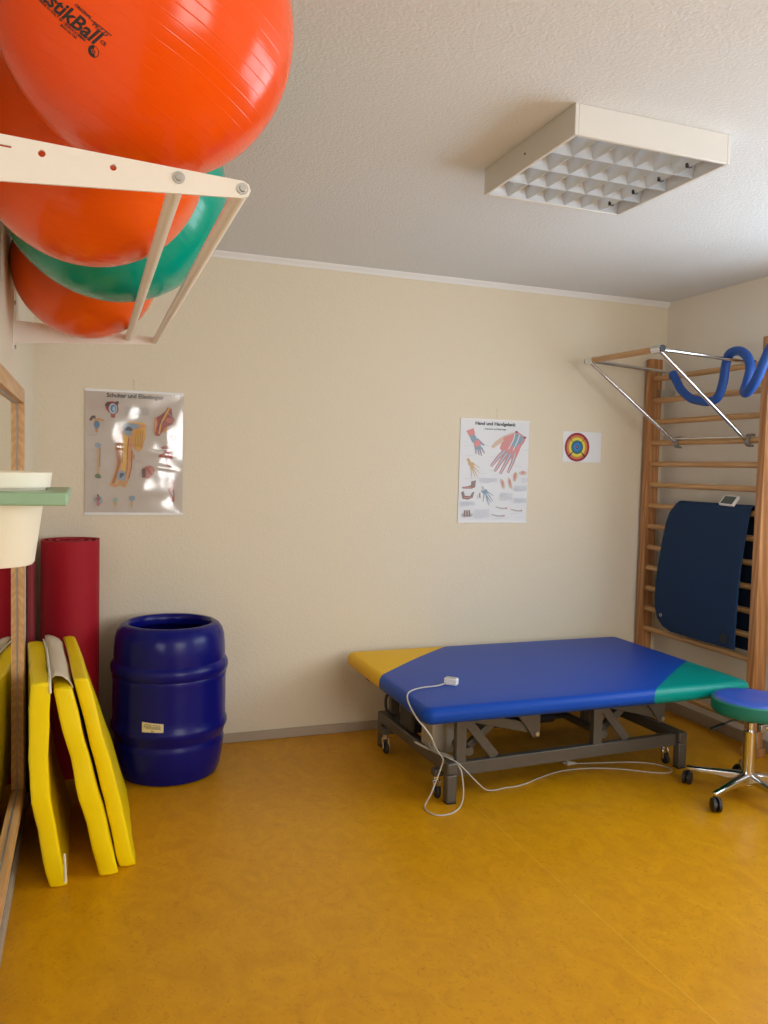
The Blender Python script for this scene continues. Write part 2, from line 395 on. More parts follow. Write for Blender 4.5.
for i in range(NR):
    bm = B(); yc = iy0+(i+0.5)*ry
    tube(bm, [(ix0+0.03, yc, LZ+0.068), (ix1-0.03, yc, LZ+0.068)], 0.009, 16); obj('fluorescent_tube', bm, 'tube_glass', lamp, smooth=True)
    bm = B(); box(bm, (ix1-cx_-0.008, yc-0.006, LZ+0.004), (ix1-cx_+0.012, yc+0.006, LZ+0.03)); obj('clip', bm, 'black', lamp, bevel=0.002, label='small black louvre clip')
bm = B(); lathe(bm, [(0.0005, 0.002), (0.004, 0.001), (0.004, 0)], (LX0, 2.33, LZ+0.045), 12, axis='X')
bmesh.ops.scale(bm, vec=(-1, 1, 1), verts=bm.verts, space=Matrix.Translation((-LX0, 0, 0)))
obj('screw', bm, 'black', lamp)

# ================================================================== MIRROR on the left wall
my0, my1, mz0, mz1 = 1.62, 3.10, 0.232, 1.692
GX, FX = -0.231, -0.211
mir = thing('wall_mirror', (XL, (my0+my1)/2, mz0), 'large rectangular wall mirror in a honey coloured wooden frame', 'mirror')
bm = B(); box(bm, (XL+0.001, my0+0.03, mz0+0.03), (GX, my1-0.03, mz1-0.03)); obj('mirror_glass', bm, 'mirror', mir)
bm = B(); fw = 0.05
for lo, hi in (((my0, mz0), (my1, mz0+fw)), ((my0, mz1-fw), (my1, mz1)), ((my0, mz0+fw), (my0+fw, mz1-fw)), ((my1-fw, mz0+fw), (my1, mz1-fw))):
    box(bm, (GX, lo[0], lo[1]), (FX, hi[0], hi[1])); 
box(bm, (XL, my0, mz0), (GX, my0+0.03, mz1)); box(bm, (XL, my1-0.03, mz0), (GX, my1, mz1))
box(bm, (XL, my0+0.03, mz0), (GX, my1-0.03, mz0+0.03)); box(bm, (XL, my0+0.03, mz1-0.03), (GX, my1-0.03, mz1))
obj('frame', bm, 'wood_frame', mir, bevel=0.0015)
bm = B(); s = 0.006; g = 0.0025
a0, a1, c0, c1 = my0+fw, my1-fw, mz0+fw, mz1-fw
for lo, hi in (((a0, c0), (a1, c0+s)), ((a0, c1-s), (a1, c1)), ((a0, c0+s), (a0+s, c1-s)), ((a1-s, c0+s), (a1, c1-s))):
    box(bm, (GX+0.0002, lo[0], lo[1]), (GX+g, hi[0], hi[1]))
obj('edge_strip', bm, 'seam_grey', mir, label='thin grey strip round the glass')

# ================================================================== GREEN SHELF AND POT
sh = thing('wall_shelf', (XL, 1.32, 1.394), 'pale green board shelf on the left wall holding a cream pot', 'shelf')
py, pxc = 1.32, -0.138
bm = B()
outer = [(XL, 1.195), (-0.027, 1.195), (-0.027, 1.445), (XL, 1.445)]
vo = [bm.verts.new((x, y, 1.386)) for x, y in outer]; eo = [bm.edges.new((vo[i], vo[(i+1) % 4])) for i in range(4)]
R0 = 0.079; nseg = 40
vi = [bm.verts.new((pxc+R0*math.cos(2*PI*k/nseg), py+R0*math.sin(2*PI*k/nseg), 1.386)) for k in range(nseg)]
ei = [bm.edges.new((vi[k], vi[(k+1) % nseg])) for k in range(nseg)]
bmesh.ops.triangle_fill(bm, edges=eo+ei, use_beauty=True)
ext = bmesh.ops.extrude_face_region(bm, geom=list(bm.faces)); bmesh.ops.translate(bm, verts=[v for v in ext['geom'] if isinstance(v, bmesh.types.BMVert)], vec=(0, 0, 0.0185))
obj('board', bm, 'green_board', sh, bevel=0.003)
bm = B()
lathe(bm, [(0.002, 1.292), (0.059, 1.292), (0.062, 1.296), (0.0775, 1.4085), (0.084, 1.4085), (0.0865, 1.430), (0.0845, 1.431), (0.082, 1.428), (0.075, 1.404), (0.058, 1.301), (0.002, 1.299)], (pxc, py, 0), 64)
pot = obj('plant_pot', bm, 'cream_pot', None, origin=(pxc, py, 1.286), smooth=True)
tag(pot, 'cream tapered plastic pot hanging in the pale green shelf', 'pot')

# ================================================================== BALL RACK
NY, NZ, NXE = 1.225, 1.846, 0.226      # near bracket: plane y, lower edge z at the tip, tip x
FY, FZ, FXE = 3.03, 1.872, 0.236
rack = thing('ball_rack', (XL, (NY+FY)/2, 1.87), 'white metal wall rack with two long tubes carrying the exercise balls', 'rack')
def bracket(y, ztip, xe, name_label, nearer):
    bm = B(); t = 0.004
    zb = ztip; L_ = xe-XL
    poly = [(XL, zb-0.030), (xe-0.014, zb), (xe-0.004, zb+0.003), (xe, zb+0.012), (xe-0.003, zb+0.021), (xe-0.012, zb+0.025), (XL, zb+0.047)]
    # outline with holes
    vo = [bm.verts.new((x, y, z)) for x, z in poly]; E = [bm.edges.new((vo[i], vo[(i+1) % len(vo)])) for i in range(len(vo))]
    if nearer:
        for hx, hz, rr in ((-0.062, zb+0.0225, 0.0050), (0.031, zb+0.0175, 0.0046)):
            vv = [bm.verts.new((hx+rr*math.cos(2*PI*k/16), y, hz+rr*math.sin(2*PI*k/16))) for k in range(16)]
            E += [bm.edges.new((vv[k], vv[(k+1) % 16])) for k in range(16)]
        sl = [(-0.118, zb+0.0245), (-0.100, zb+0.0235), (-0.100, zb+0.0265), (-0.118, zb+0.0275)]
        vv = [bm.verts.new((a, y, b)) for a, b in sl]; E += [bm.edges.new((vv[k], vv[(k+1) % 4])) for k in range(4)]
    bmesh.ops.triangle_fill(bm, edges=E, use_beauty=True)
    ext = bmesh.ops.extrude_face_region(bm, geom=list(bm.faces)); bmesh.ops.translate(bm, verts=[v for v in ext['geom'] if isinstance(v, bmesh.types.BMVert)], vec=(0, t, 0))
    br = obj('bracket', bm, 'white_paint', rack)
    bm = B(); box(bm, (XL, y-0.018, zb-0.055), (XL+0.004, y+0.022, zb+0.145)); obj('wall_plate', bm, 'white_paint', br, bevel=0.001)
    for zz in (zb-0.043, zb+0.105):
        bm = B(); lathe(bm, [(0.0075, 0), (0.0075, 0.004), (0.004, 0.006), (0.0005, 0.006)], (XL+0.004, y+0.002, zz), 12, axis='X'); obj('screw', bm, 'steel', br)
    return br
b1 = bracket(NY, NZ, NXE, '', True); b2 = bracket(FY, FZ, FXE, '', False)
for dx, dz in ((-0.0125, 0.013), (-0.105, 0.016)):
    p0 = Vector((NXE+dx, NY+0.005, NZ+dz)); p1 = Vector((FXE+dx, FY-0.001, FZ+dz))
    bm = B(); tube(bm, [p0, p1], 0.0115, 20); obj('tube', bm, 'white_paint', rack, smooth=True)
    bm = B(); lathe(bm, [(0.0085, 0), (0.0085, -0.003), (0.0055, -0.003), (0.0045, -0.006), (0.0005, -0.006)], (p0.x, NY, p0.z), 20, axis='Y')
    obj('bolt', bm, 'steel', b1, smooth=True, label='galvanised bolt head')

# ================================================================== EXERCISE BALLS
def sphere(name, C, R, m, label, rot):
    bm = B(); bmesh.ops.create_uvsphere(bm, u_segments=96, v_segments=64, radius=R)
    me = bpy.data.meshes.new(name)
    o = None
    for v in bm.verts: v.co = v.co
    bm.to_mesh(me); bm.free(); me.materials.append(MT[m]); me.polygons.foreach_set('use_smooth', [True]*len(me.polygons))
    o = bpy.data.objects.new(name, me); COL.objects.link(o); o.location = C; o.rotation_euler = rot
    tag(o, label, 'ball', 'exercise balls on the rack')
    return o
C1 = Vector((0.0843, 1.3324, 2.1223)); R1 = 0.222
ball1 = sphere('exercise_ball', C1, R1, 'orange', 'glossy orange exercise ball with black lettering, nearest on the rack', (0.25, 0.45, 0))
n0 = Vector((-0.4628, -0.7507, -0.4715)).normalized(); e1 = Vector((0.797, -0.1195, -0.592)).normalized(); e2 = n0.cross(e1)
def onball(u, v):
    th = math.hypot(u, v)/R1
    if th < 1e-9: return C1+n0*(R1+0.0004)
    d = (e1*u+e2*v).normalized()
    return C1+(n0*math.cos(th)+d*math.sin(th))*(R1+0.0004)
bm = B()
add_text(bm, 'GymnastikBall', 0.0270, lambda u, v: onball(u+0.0300, v-0.0035), shear=0.35, offset=0.0007, align='RIGHT', space=1.0)
add_text(bm, 'ORIGINAL', 0.0055, lambda u, v: onball(u-0.012, v+0.0195), shear=0.2, offset=0.0002)
add_text(bm, '\u201cPEZZI\u201d', 0.0085, lambda u, v: onball(u+0.0135, v+0.0150), shear=0.2, offset=0.0002)
add_text(bm, 'CE', 0.0065, lambda u, v: onball(u+0.0345, v+0.0035), offset=0.0002)
add_text(bm, 'MADE IN ITALY BY LEDRAGOMMA', 0.0052, lambda u, v: onball(u-0.058, v-0.0085), offset=0.0001, space=0.95)
add_text(bm, 'MAX 55 CM', 0.0048, lambda u, v: onball(u-0.018, v-0.0135), offset=0.0001)
def ringp(cu, cv, r0, r1, a0, a1, n=28):
    prev = None
    for k in range(n+1):
        a = a0+(a1-a0)*k/n; p = (bm.verts.new(onball(cu+r0*math.cos(a), cv+r0*math.sin(a))), bm.verts.new(onball(cu+r1*math.cos(a), cv+r1*math.sin(a))))
        if prev: bm.faces.new((prev[0], prev[1], p[1], p[0]))
        prev = p
lc = (0.0322, -0.0115)
ringp(*lc, 0.0066, 0.0074, 0, 2*PI); ringp(*lc, 0.0030, 0.0068, PI*0.55, PI*1.75); ringp(lc[0]+0.0005, lc[1], 0.0012, 0.0022, 0, 2*PI)
me = bpy.data.meshes.new('printed_lettering'); bm.transform(Matrix.Translation(-C1)); bm.to_mesh(me); bm.free(); me.materials.append(MT['ink'])
o = bpy.data.objects.new('printed_lettering', me); COL.objects.link(o); o.parent = ball1
o.matrix_parent_inverse = Matrix.LocRotScale(None, ball1.rotation_euler, None).inverted()
o['label'] = 'black script lettering and round emblem'
sphere('exercise_ball', (-0.001, 1.812, 2.094), 0.236, 'orange2', 'light orange exercise ball between the lettered ball and the teal ball', (0.9, 0.3, 0))
sphere('exercise_ball', (0.061, 2.349, 2.188), 0.300, 'teal_ball', 'large teal green exercise ball on the white rack', (0.4, 1.1, 0))
sphere('exercise_ball', (-0.0105, 2.882, 2.087), 0.231, 'orange2', 'orange exercise ball at the far end of the rack, behind the teal ball', (1.3, 0.5, 0))

# ================================================================== POSTERS
PC = {}
def pcol(key, c, rough=0.5):
    if key not in PC: PC[key] = mat('print '+key, c, rough)
    return PC[key]
def poster_material(name, gloss):
    return None
def blob(cx, cy, rx, ry, rot=0, n=20, wob=0.0, seed=0):
    rnd = random.Random(seed); ph = [rnd.uniform(0, 6.28) for _ in range(3)]; out = []
    for k in range(n):
        a = 2*PI*k/n; q = 1+wob*(math.sin(2*a+ph[0])+math.sin(3*a+ph[1])*0.7+math.sin(5*a+ph[2])*0.4)
        x, y = rx*q*math.cos(a), ry*q*math.sin(a)
        out.append((cx+x*math.cos(rot)-y*math.sin(rot), cy+x*math.sin(rot)+y*math.cos(rot)))
    return out
def stroke(pts, w0, w1=None):
    """tapered ribbon polygon along pts (crop coords)"""
    w1 = w0 if w1 is None else w1; P = [Vector((x, y)) for x, y in pts]; L_, R_ = [], []
    for i, p in enumerate(P):
        t = (P[min(i+1, len(P)-1)]-P[max(i-1, 0)]).normalized(); nn = Vector((-t.y, t.x)); ww = (w0+(w1-w0)*i/(len(P)-1))/2
        L_.append(tuple(p+nn*ww)); R_.append(tuple(p-nn*ww))
    return L_+R_[::-1]
class Poster:
    def __init__(s, x0, x1, z0, z1, cw, ch, y):
        s.x0, s.x1, s.z0, s.z1, s.cw, s.ch, s.y = x0, x1, z0, z1, cw, ch, y
        s.bm = B(); s.mats = []; s.lay = 0
    def P(s, u, v, k=0):      # u,v in sheet units (origin top-left)
        return (s.x0+(s.x1-s.x0)*u/s.cw, s.y-0.0004-0.00003*k, s.z1-(s.z1-s.z0)*v/s.ch)
    def mi(s, key, c, rough=0.5):
        m = pcol(key, c, rough)
        if m not in s.mats: s.mats.append(m)
        return s.mats.index(m)
    def poly(s, pts, key, c):
        s.lay += 1; i = s.mi(key, c)
        vs = [s.bm.verts.new(s.P(u, v, s.lay)) for u, v in pts]
        f = s.bm.faces.new(vs); f.material_index = i
    def line(s, pts, w, key, c): 
        for a, b in zip(pts, pts[1:]): s.poly(stroke([a, b], w), key, c)
    def text(s, txt, size, u, v, key, c, **k):
        s.lay += 1; i = s.mi(key, c); sx = (s.x1-s.x0)/s.cw
        lay = s.lay
        add_text(s.bm, txt, size, lambda a, b: s.P(u+a, v-b, lay), mi=i, **k)
    def textlines(s, u0, v0, u1, v1, n, key='small text', c=(0.34, 0.35, 0.38), w=1.6):
        for k in range(n):
            v = v0+(v1-v0)*(k+0.5)/n; e = u1 if k < n-1 else u0+(u1-u0)*0.6
            rnd = random.Random(k*7+int(u0)); u = u0
            while u < e:
                q = min(e, u+rnd.uniform(6, 22)); s.poly([(u, v-w/2), (q, v-w/2), (q, v+w/2), (u, v+w/2)], key, c); u = q+2.5
def glossy_sheet(name, c, strength, rough):
    m, N, L, Bn = nt(name); Bn.inputs['Base Color'].default_value = (*c, 1); Bn.inputs['Roughness'].default_value = rough
    return m
NAVY = (0.03, 0.06, 0.16); FLESH = (0.62, 0.30, 0.12); REDM = (0.34, 0.05, 0.05); BLUE = (0.08, 0.22, 0.42); YEL = (0.72, 0.42, 0.06)
PINK = (0.60, 0.26, 0.25); SLATE = (0.24, 0.34, 0.44); LINE = (0.45, 0.42, 0.40); DK = (0.10, 0.05, 0.06)

# ---- shoulder and elbow poster (left), crop scale: 628 x 780 units
px0, px1, pz0, pz1 = -0.017, 0.443, 1.193, 1.789
pl = thing('anatomy_poster', ((px0+px1)/2, YB, pz0), 'glossy laminated shoulder and elbow anatomy poster on the cream wall above the red mat', 'poster')
m_sheet, N, L, Bn = nt('laminated poster sheet')
Bn.inputs['Base Color'].default_value = (0.56, 0.50, 0.46, 1); Bn.inputs['Roughness'].default_value = 0.5
MT['sheet_l'] = m_sheet
bm = B(); box(bm, (px0, YB-0.0040, pz0), (px1, YB-0.0028, pz1)); obj('sheet', bm, 'sheet_l', pl)
Q = Poster(px0, px1, pz0, pz1, 628, 780, YB-0.0040)
def S(pts, dx=65, dy=108): return [(x-dx, y-dy) for x, y in pts]
Q.text('Schulter und Ellenbogen', 37, 314, 40, 'title ink', (0.02, 0.02, 0.03), align='CENTER', offset=1.1)
def lead(x0, y0, x1, y1): Q.line(S([(x0, y0), (x1, y1)]), 1.4, 'leader', LINE)
for a in ((140, 190, 200, 200), (130, 210, 200, 215), (135, 235, 200, 230), (90, 320, 125, 322), (160, 305, 185, 307), (160, 325, 185, 330), (160, 345, 185, 347), (95, 475, 130, 475), (100, 545, 140, 548), (90, 610, 140, 612),
          (160, 530, 200, 530), (160, 560, 195, 560), (225, 330, 262, 335), (218, 400, 255, 405), (222, 430, 255, 432), (218, 500, 255, 505), (220, 560, 262, 560), (395, 520, 365, 522), (395, 540, 365, 540), (395, 555, 360, 560),
          (455, 340, 500, 342), (470, 370, 500, 372), (455, 400, 545, 405), (470, 255, 510, 262), (480, 300, 500, 302), (480, 320, 500, 322), (640, 230, 670, 232), (640, 265, 675, 267), (640, 295, 675, 297), (640, 380, 665, 382),
          (640, 460, 670, 462), (635, 500, 675, 500), (630, 530, 670, 532), (500, 570, 540, 570), (350, 640, 420, 640), (345, 670, 400, 672), (360, 600, 420, 605), (120, 800, 135, 802), (85, 770, 130, 772), (660, 700, 680, 702), (660, 740, 680, 742), (560, 690, 590, 690)):
    lead(*a)
# humeral head, top left
Q.poly(S(blob(235, 215, 38, 42, 0, wob=0.06, seed=1)), 'muscle', REDM); Q.poly(S(stroke([(238, 240), (240, 278)], 34, 24)), 'muscle', REDM)
Q.poly(S(blob(238, 220, 26, 33)), 'pale joint', (0.45, 0.55, 0.66)); Q.poly(S(blob(240, 220, 18, 24)), 'joint blue', BLUE); Q.poly(S(blob(244, 222, 9, 16)), 'light blue', (0.3, 0.55, 0.75))
Q.poly(S(blob(205, 195, 12, 20, 0.5, wob=0.1, seed=4)), 'dark shade', DK); Q.poly(S(blob(262, 185, 14, 12, 0, wob=0.1, seed=5)), 'dark shade', DK)
# small shoulder
Q.poly(S(stroke([(96, 300), (112, 278), (130, 280)], 16, 22)), 'dark shade', DK); Q.poly(S(stroke([(125, 298), (150, 288), (182, 298)], 14, 10)), 'flesh', FLESH)
Q.poly(S(stroke([(135, 300), (138, 375)], 36, 12)), 'flesh', FLESH); Q.poly(S(blob(138, 325, 18, 24)), 'joint blue', BLUE)
Q.textlines(20, 275, 110, 292, 2)
# humerus
Q.poly(S(stroke([(150, 460), (152, 520), (150, 600), (150, 650)], 20, 9)), 'bone', (0.60, 0.40, 0.20)); Q.poly(S(blob(145, 455, 20, 17)), 'slate', SLATE); Q.poly(S(blob(148, 650, 20, 14, wob=0.1, seed=2)), 'dark green', (0.12, 0.2, 0.12)); Q.line(S([(160, 470), (158, 590)]), 4, 'dark shade', DK)
# main arm
arm = [(275, 330), (300, 318), (330, 305), (355, 295), (452, 312), (446, 400), (425, 470), (400, 492), (375, 470), (360, 440), (362, 480), (380, 520), (372, 545), (358, 520), (358, 590), (350, 650), (330, 700), (318, 722), (285, 705), (255, 720), (218, 705), (240, 650), (258, 600), (262, 540), (252, 470), (250, 400), (262, 355)]
Q.poly(S(arm), 'flesh', FLESH)
Q.poly(S([(276, 340), (300, 320), (292, 400), (284, 470), (290, 560), (268, 640), (250, 690), (232, 700), (256, 630), (270, 560), (258, 470), (256, 390)]), 'brown', (0.36, 0.13, 0.05))
Q.poly(S(stroke([(318, 380), (314, 470), (312, 560), (300, 640)], 34, 26)), 'yellow', YEL); Q.poly(S(stroke([(300, 380), (298, 560)], 6)), 'brown', (0.36, 0.13, 0.05)); Q.poly(S(stroke([(340, 400), (332, 470), (330, 600), (318, 640)], 7)), 'brown', (0.36, 0.13, 0.05))
Q.poly(S([(368, 350), (450, 330), (440, 400), (420, 468), (400, 485), (380, 455)]), 'yellow', YEL)
for k in range(5): Q.line(S([(376+k*14, 345), (385+k*9, 455)]), 4, 'brown', (0.36, 0.13, 0.05))
Q.poly(S([(300, 320), (345, 300), (410, 318), (395, 340), (360, 345), (355, 385), (325, 390), (300, 360)]), 'slate', SLATE); Q.poly(S(blob(340, 345, 20, 16, wob=0.2, seed=8)), 'navy', NAVY)
Q.poly(S(stroke([(330, 300), (420, 305), (450, 315)], 10)), 'yellow', YEL)
Q.poly(S(blob(295, 645, 30, 30, wob=0.12, seed=6)), 'slate', SLATE); Q.poly(S(blob(295, 640, 13, 16, wob=0.2, seed=9)), 'navy', NAVY); Q.line(S([(360, 480), (358, 590), (340, 660)]), 6, 'maroon', REDM)
Q.poly(S(stroke([(270, 670), (262, 700)], 22)), 'bone', (0.60, 0.40, 0.20))
# shoulder top right
Q.poly(S([(505, 270), (540, 250), (570, 225), (590, 195), (615, 205), (620, 250), (636, 275), (620, 305), (585, 320), (560, 350), (535, 385), (508, 380), (500, 330)]), 'muscle', REDM)
Q.poly(S([(500, 290), (515, 262), (522, 300), (512, 350), (500, 375)]), 'flesh', FLESH); Q.poly(S(stroke([(600, 200), (575, 250), (545, 300), (535, 370)], 10)), 'yellow', YEL); Q.poly(S([(560, 340), (590, 318), (585, 345), (568, 365)]), 'flesh', FLESH)
Q.line(S([(560, 240), (545, 290), (525, 340)]), 7, 'dark shade', DK); Q.poly(S(blob(605, 280, 24, 20, wob=0.1, seed=3)), 'rose brown', (0.48, 0.16, 0.14)); Q.line(S([(590, 230), (620, 262)]), 6, 'slate', SLATE)
Q.poly(S(blob(627, 390, 19, 22)), 'muscle', REDM); Q.poly(S(blob(627, 388, 11, 12)), 'rose brown', (0.48, 0.16, 0.14)); Q.textlines(530, 316, 600, 328, 1)
Q.poly(S([(545, 455), (580, 445), (625, 460), (632, 500), (620, 540), (612, 585), (580, 570), (572, 520), (530, 520), (540, 500), (575, 490)]), 'muscle', REDM); Q.line(S([(585, 470), (605, 560)]), 8, 'rose brown', (0.48, 0.16, 0.14)); Q.line(S([(560, 470), (620, 470)]), 6, 'pale joint', (0.45, 0.55, 0.66)); Q.textlines(470, 484, 560, 500, 2)
Q.poly(S(blob(465, 618, 40, 44, 0.2, wob=0.07, seed=12)), 'rose brown', (0.48, 0.16, 0.14)); Q.poly(S([(425, 600), (450, 590), (448, 650), (428, 655)]), 'dark shade', DK); Q.line(S([(455, 590), (490, 640)]), 10, 'muscle', REDM)
Q.poly(S([(615, 660), (640, 665), (632, 720), (640, 770), (638, 810), (615, 812), (612, 770), (596, 730), (608, 700)]), 'muscle', REDM); Q.line(S([(622, 690), (620, 790)]), 7, 'rose brown', (0.48, 0.16, 0.14)); Q.line(S([(625, 745), (632, 775)]), 7, 'slate', SLATE)
# small joints along the bottom
Q.poly(S(blob(152, 800, 24, 26, wob=0.12, seed=21)), 'slate', SLATE); Q.poly(S(stroke([(150, 810), (150, 838)], 22, 16)), 'rose brown', (0.48, 0.16, 0.14)); Q.poly(S(blob(150, 795, 12, 14, wob=.1, seed=3)), 'muscle', REDM); Q.poly(S(stroke([(146, 765), (152, 785)], 10)), 'dark shade', DK)
Q.poly(S(blob(262, 800, 14, 14)), 'sea green', (0.25, 0.5, 0.45)); Q.poly(S(stroke([(260, 810), (260, 842)], 14, 10)), 'bone', (0.60, 0.40, 0.20))
Q.poly(S(blob(363, 788, 19, 18)), 'slate', SLATE); Q.poly(S(stroke([(363, 805), (362, 845)], 12, 10)), 'bone', (0.60, 0.40, 0.20))
Q.textlines(66, 738, 100, 748, 1); Q.textlines(175, 748, 210, 756, 1); Q.textlines(280, 742, 320, 752, 1); Q.textlines(250, 96, 400, 155, 9, w=2.6); Q.textlines(130, 180, 190, 188, 1); Q.textlines(490, 720, 600, 728, 1); Q.textlines(515, 752, 590, 768, 3); Q.textlines(360, 590, 440, 600, 1)
obj('printed_artwork', Q.bm, Q.mats, pl)
bm = B()
bm.free()
for z in (pz0, pz1): bm = B(); box(bm, (px0-0.002, YB-0.0065, z-0.006), (px1+0.002, YB-0.0015, z+0.006)); obj('hanging_rail', bm, 'white_plastic', pl, bevel=0.001)
# clear wavy laminate foil in front of the print
m, N, L, Bn = nt('clear laminate foil'); N.clear()
o_ = N.new('ShaderNodeOutputMaterial'); tr = N.new('ShaderNodeBsdfTransparent'); gl = N.new('ShaderNodeBsdfGlossy'); gl.inputs['Roughness'].default_value = 0.10
fr = N.new('ShaderNodeFresnel'); fr.inputs[0].default_value = 1.55; mx = N.new('ShaderNodeMixShader')
mul = N.new('ShaderNodeMath'); mul.operation = 'MULTIPLY'; mul.inputs[1].default_value = 2.7; mul.use_clamp = True
L.new(fr.outputs[0], mul.inputs[0]); L.new(mul.outputs[0], mx.inputs[0]); L.new(tr.outputs[0], mx.inputs[1]); L.new(gl.outputs[0], mx.inputs[2]); L.new(mx.outputs[0], o_.inputs[0])
MT['foil'] = m
bm = B(); nx, nz = 64, 80; G = []
from mathutils import noise
for j in range(nz+1):
    row = []
    for i in range(nx+1):
        u, v = i/nx, j/nz
        e = min(u, 1-u, v, 1-v)*6; e = min(1, e)
        q = noise.noise(Vector((u*2.6+3, v*3.4+1.3, 0.4)))*0.0085+noise.noise(Vector((u*6+9, v*7, 2.1)))*0.0016
        q += 0.002*math.exp(-((v-0.52-0.03*math.sin(u*5))/0.02)**2)+0.002*math.exp(-((v-0.42+0.12*(u-0.5))/0.018)**2)*(1 if u > .3 else 0)
        row.append(bm.verts.new((px0+0.003+(px1-px0-0.006)*u, YB-0.0125-q*e, pz0+0.007+(pz1-pz0-0.014)*v)))
    G.append(row)
for j in range(nz):
    for i in range(nx): bm.faces.new((G[j][i], G[j][i+1], G[j+1][i+1], G[j+1][i]))
obj('laminate_foil', bm, 'foil', pl, smooth=True)
bm = B(); tube(bm, [(0.206, YB-0.004, pz1+0.003), (0.206, YB-0.003, 1.846)], 0.0008, 6); obj('string', bm, 'cable', pl)
bm = B(); tube(bm, [(0.206, YB+0.0, 1.846), (0.206, YB-0.012, 1.848)], 0.0022, 8); obj('nail', bm, 'sticker', pl)

# ---- hand poster (right), crop units 585 x 880, from (100,72)
qx0, qx1, qz0, qz1 = 1.969, 2.411, 1.153, 1.737
pr_ = thing('anatomy_poster', ((qx0+qx1)/2, YB, qz0), 'matt white hand and wrist anatomy poster beside the coloured target sheet', 'poster')
m_s = mat('matt poster sheet', (0.74, 0.75, 0.78), 0.55); MT['sheet_r'] = m_s
bm = B(); box(bm, (qx0, YB-0.0040, qz0), (qx1, YB-0.0028, qz1)); obj('sheet', bm, 'sheet_r', pr_)
Q = Poster(qx0, qx1, qz0, qz1, 585, 880, YB-0.0040)
def S2(pts): # crop px -> sheet units, allowing for the slant of the sheet in the crop
    out = []
    for x, y in pts:
        f = (y-85)/880; xl = 100-36*f; xr = 690-46*f
        out.append((585*(x-xl)/(xr-xl), (y-(72+31*(x-100)/590))*0.997))
    return out
Q.text('Hand und Handgelenk', 38, 292, 44, 'title ink', (0.02, 0.02, 0.03), align='CENTER', offset=1.6)
Q.text('Anatomie und Pathologie', 18, 292, 82, 'title ink', (0.02, 0.02, 0.03), align='CENTER', offset=0.5)
def hand(wrist, palm, fingers, wk, cols, wf):
    Q.poly(S2(palm), cols[0], {'pink': PINK, 'slate': SLATE, 'muscle': REDM, 'bone': (0.5, 0.42, 0.28), 'pale flesh': (0.68, 0.52, 0.42)}[cols[0]])
for f_ in ([(480, 225), (430, 270), (365, 320)],):
    Q.poly(S2(stroke([(545, 225), (460, 250), (400, 285), (360, 322)], 62, 26)), 'pale flesh', (0.62, 0.46, 0.36))
palm = [(540, 205), (575, 180), (655, 240), (640, 280), (600, 330), (570, 400), (520, 420), (450, 360), (425, 330), (440, 290), (480, 240)]
Q.poly(S2(palm), 'pink', PINK)
Q.poly(S2([(560, 195), (640, 240), (610, 290), (560, 330), (520, 300), (545, 250)]), 'slate', SLATE)
for a, b, c_ in (((470, 350), (410, 410), (348, 485)), ((490, 370), (430, 450), (378, 530)), ((520, 380), (475, 460), (425, 552)), ((560, 370), (535, 450), (492, 545))):
    Q.poly(S2(stroke([a, b, c_], 44, 24)), 'pink', PINK); Q.poly(S2(stroke([a, b, c_], 22, 9)), 'slate', SLATE); Q.line(S2([a, b, c_]), 4, 'pale line', (0.7, 0.72, 0.74))
Q.poly(S2(blob(500, 240, 48, 18, -0.3, wob=.05, seed=2)), 'rose', (0.66, 0.24, 0.24)); Q.poly(S2(stroke([(600, 300), (575, 370), (555, 420)], 34, 16)), 'rose', (0.66, 0.24, 0.24)); Q.poly(S2(stroke([(445, 320), (520, 330)], 40, 20)), 'rose', (0.66, 0.24, 0.24))
Q.line(S2([(560, 200), (545, 260), (500, 340)]), 7, 'pale line', (0.7, 0.72, 0.74)); Q.line(S2([(600, 215), (580, 270), (540, 350)]), 7, 'pale line', (0.7, 0.72, 0.74)); Q.poly(S2(blob(572, 190, 12, 10)), 'muscle', REDM); Q.poly(S2(blob(645, 240, 12, 10)), 'muscle', REDM)
# small hand, top left
Q.poly(S2(stroke([(175, 165), (195, 215)], 66, 50)), 'rose', (0.66, 0.24, 0.24)); Q.poly(S2(stroke([(193, 215), (215, 265)], 46, 50)), 'slate', SLATE); Q.poly(S2([(200, 262), (240, 240), (275, 275), (300, 300), (285, 305), (262, 290), (270, 330), (215, 340)]), 'slate', SLATE)
Q.poly(S2(blob(235, 285, 26, 32, wob=.1, seed=7)), 'rose', (0.66, 0.24, 0.24))
for a, b in (((222, 330), (222, 375)), ((240, 335), (248, 385)), ((255, 330), (270, 392)), ((268, 320), (295, 372))): Q.poly(S2(stroke([a, b], 16, 9)), 'slate', SLATE); Q.line(S2([a, b]), 3, 'pink', PINK)
# skeletal hand
Q.poly(S2(stroke([(152, 412), (178, 460)], 22)), 'bone', (0.36, 0.28, 0.14)); Q.poly(S2(blob(182, 462, 22, 20, wob=.15, seed=3)), 'bone', (0.36, 0.28, 0.14))
for a, b in (((195, 455), (252, 492)), ((196, 475), (250, 540)), ((190, 480), (235, 575)), ((184, 480), (212, 575)), ((178, 478), (185, 575))): Q.poly(S2(stroke([a, b], 8, 4)), 'bone', (0.36, 0.28, 0.14))
# wrists bent
Q.poly(S2([(180, 610), (220, 600), (212, 660), (185, 672), (110, 668), (98, 655), (150, 650), (178, 640)]), 'brown grey', (0.26, 0.18, 0.16)); Q.line(S2([(110, 660), (180, 660)]), 6, 'rose', (0.66, 0.24, 0.24))
Q.poly(S2([(95, 700), (115, 690), (125, 730), (170, 735), (190, 702), (205, 700), (190, 750), (150, 765), (105, 755)]), 'brown grey', (0.26, 0.18, 0.16)); Q.line(S2([(115, 745), (175, 748)]), 7, 'rose', (0.66, 0.24, 0.24))
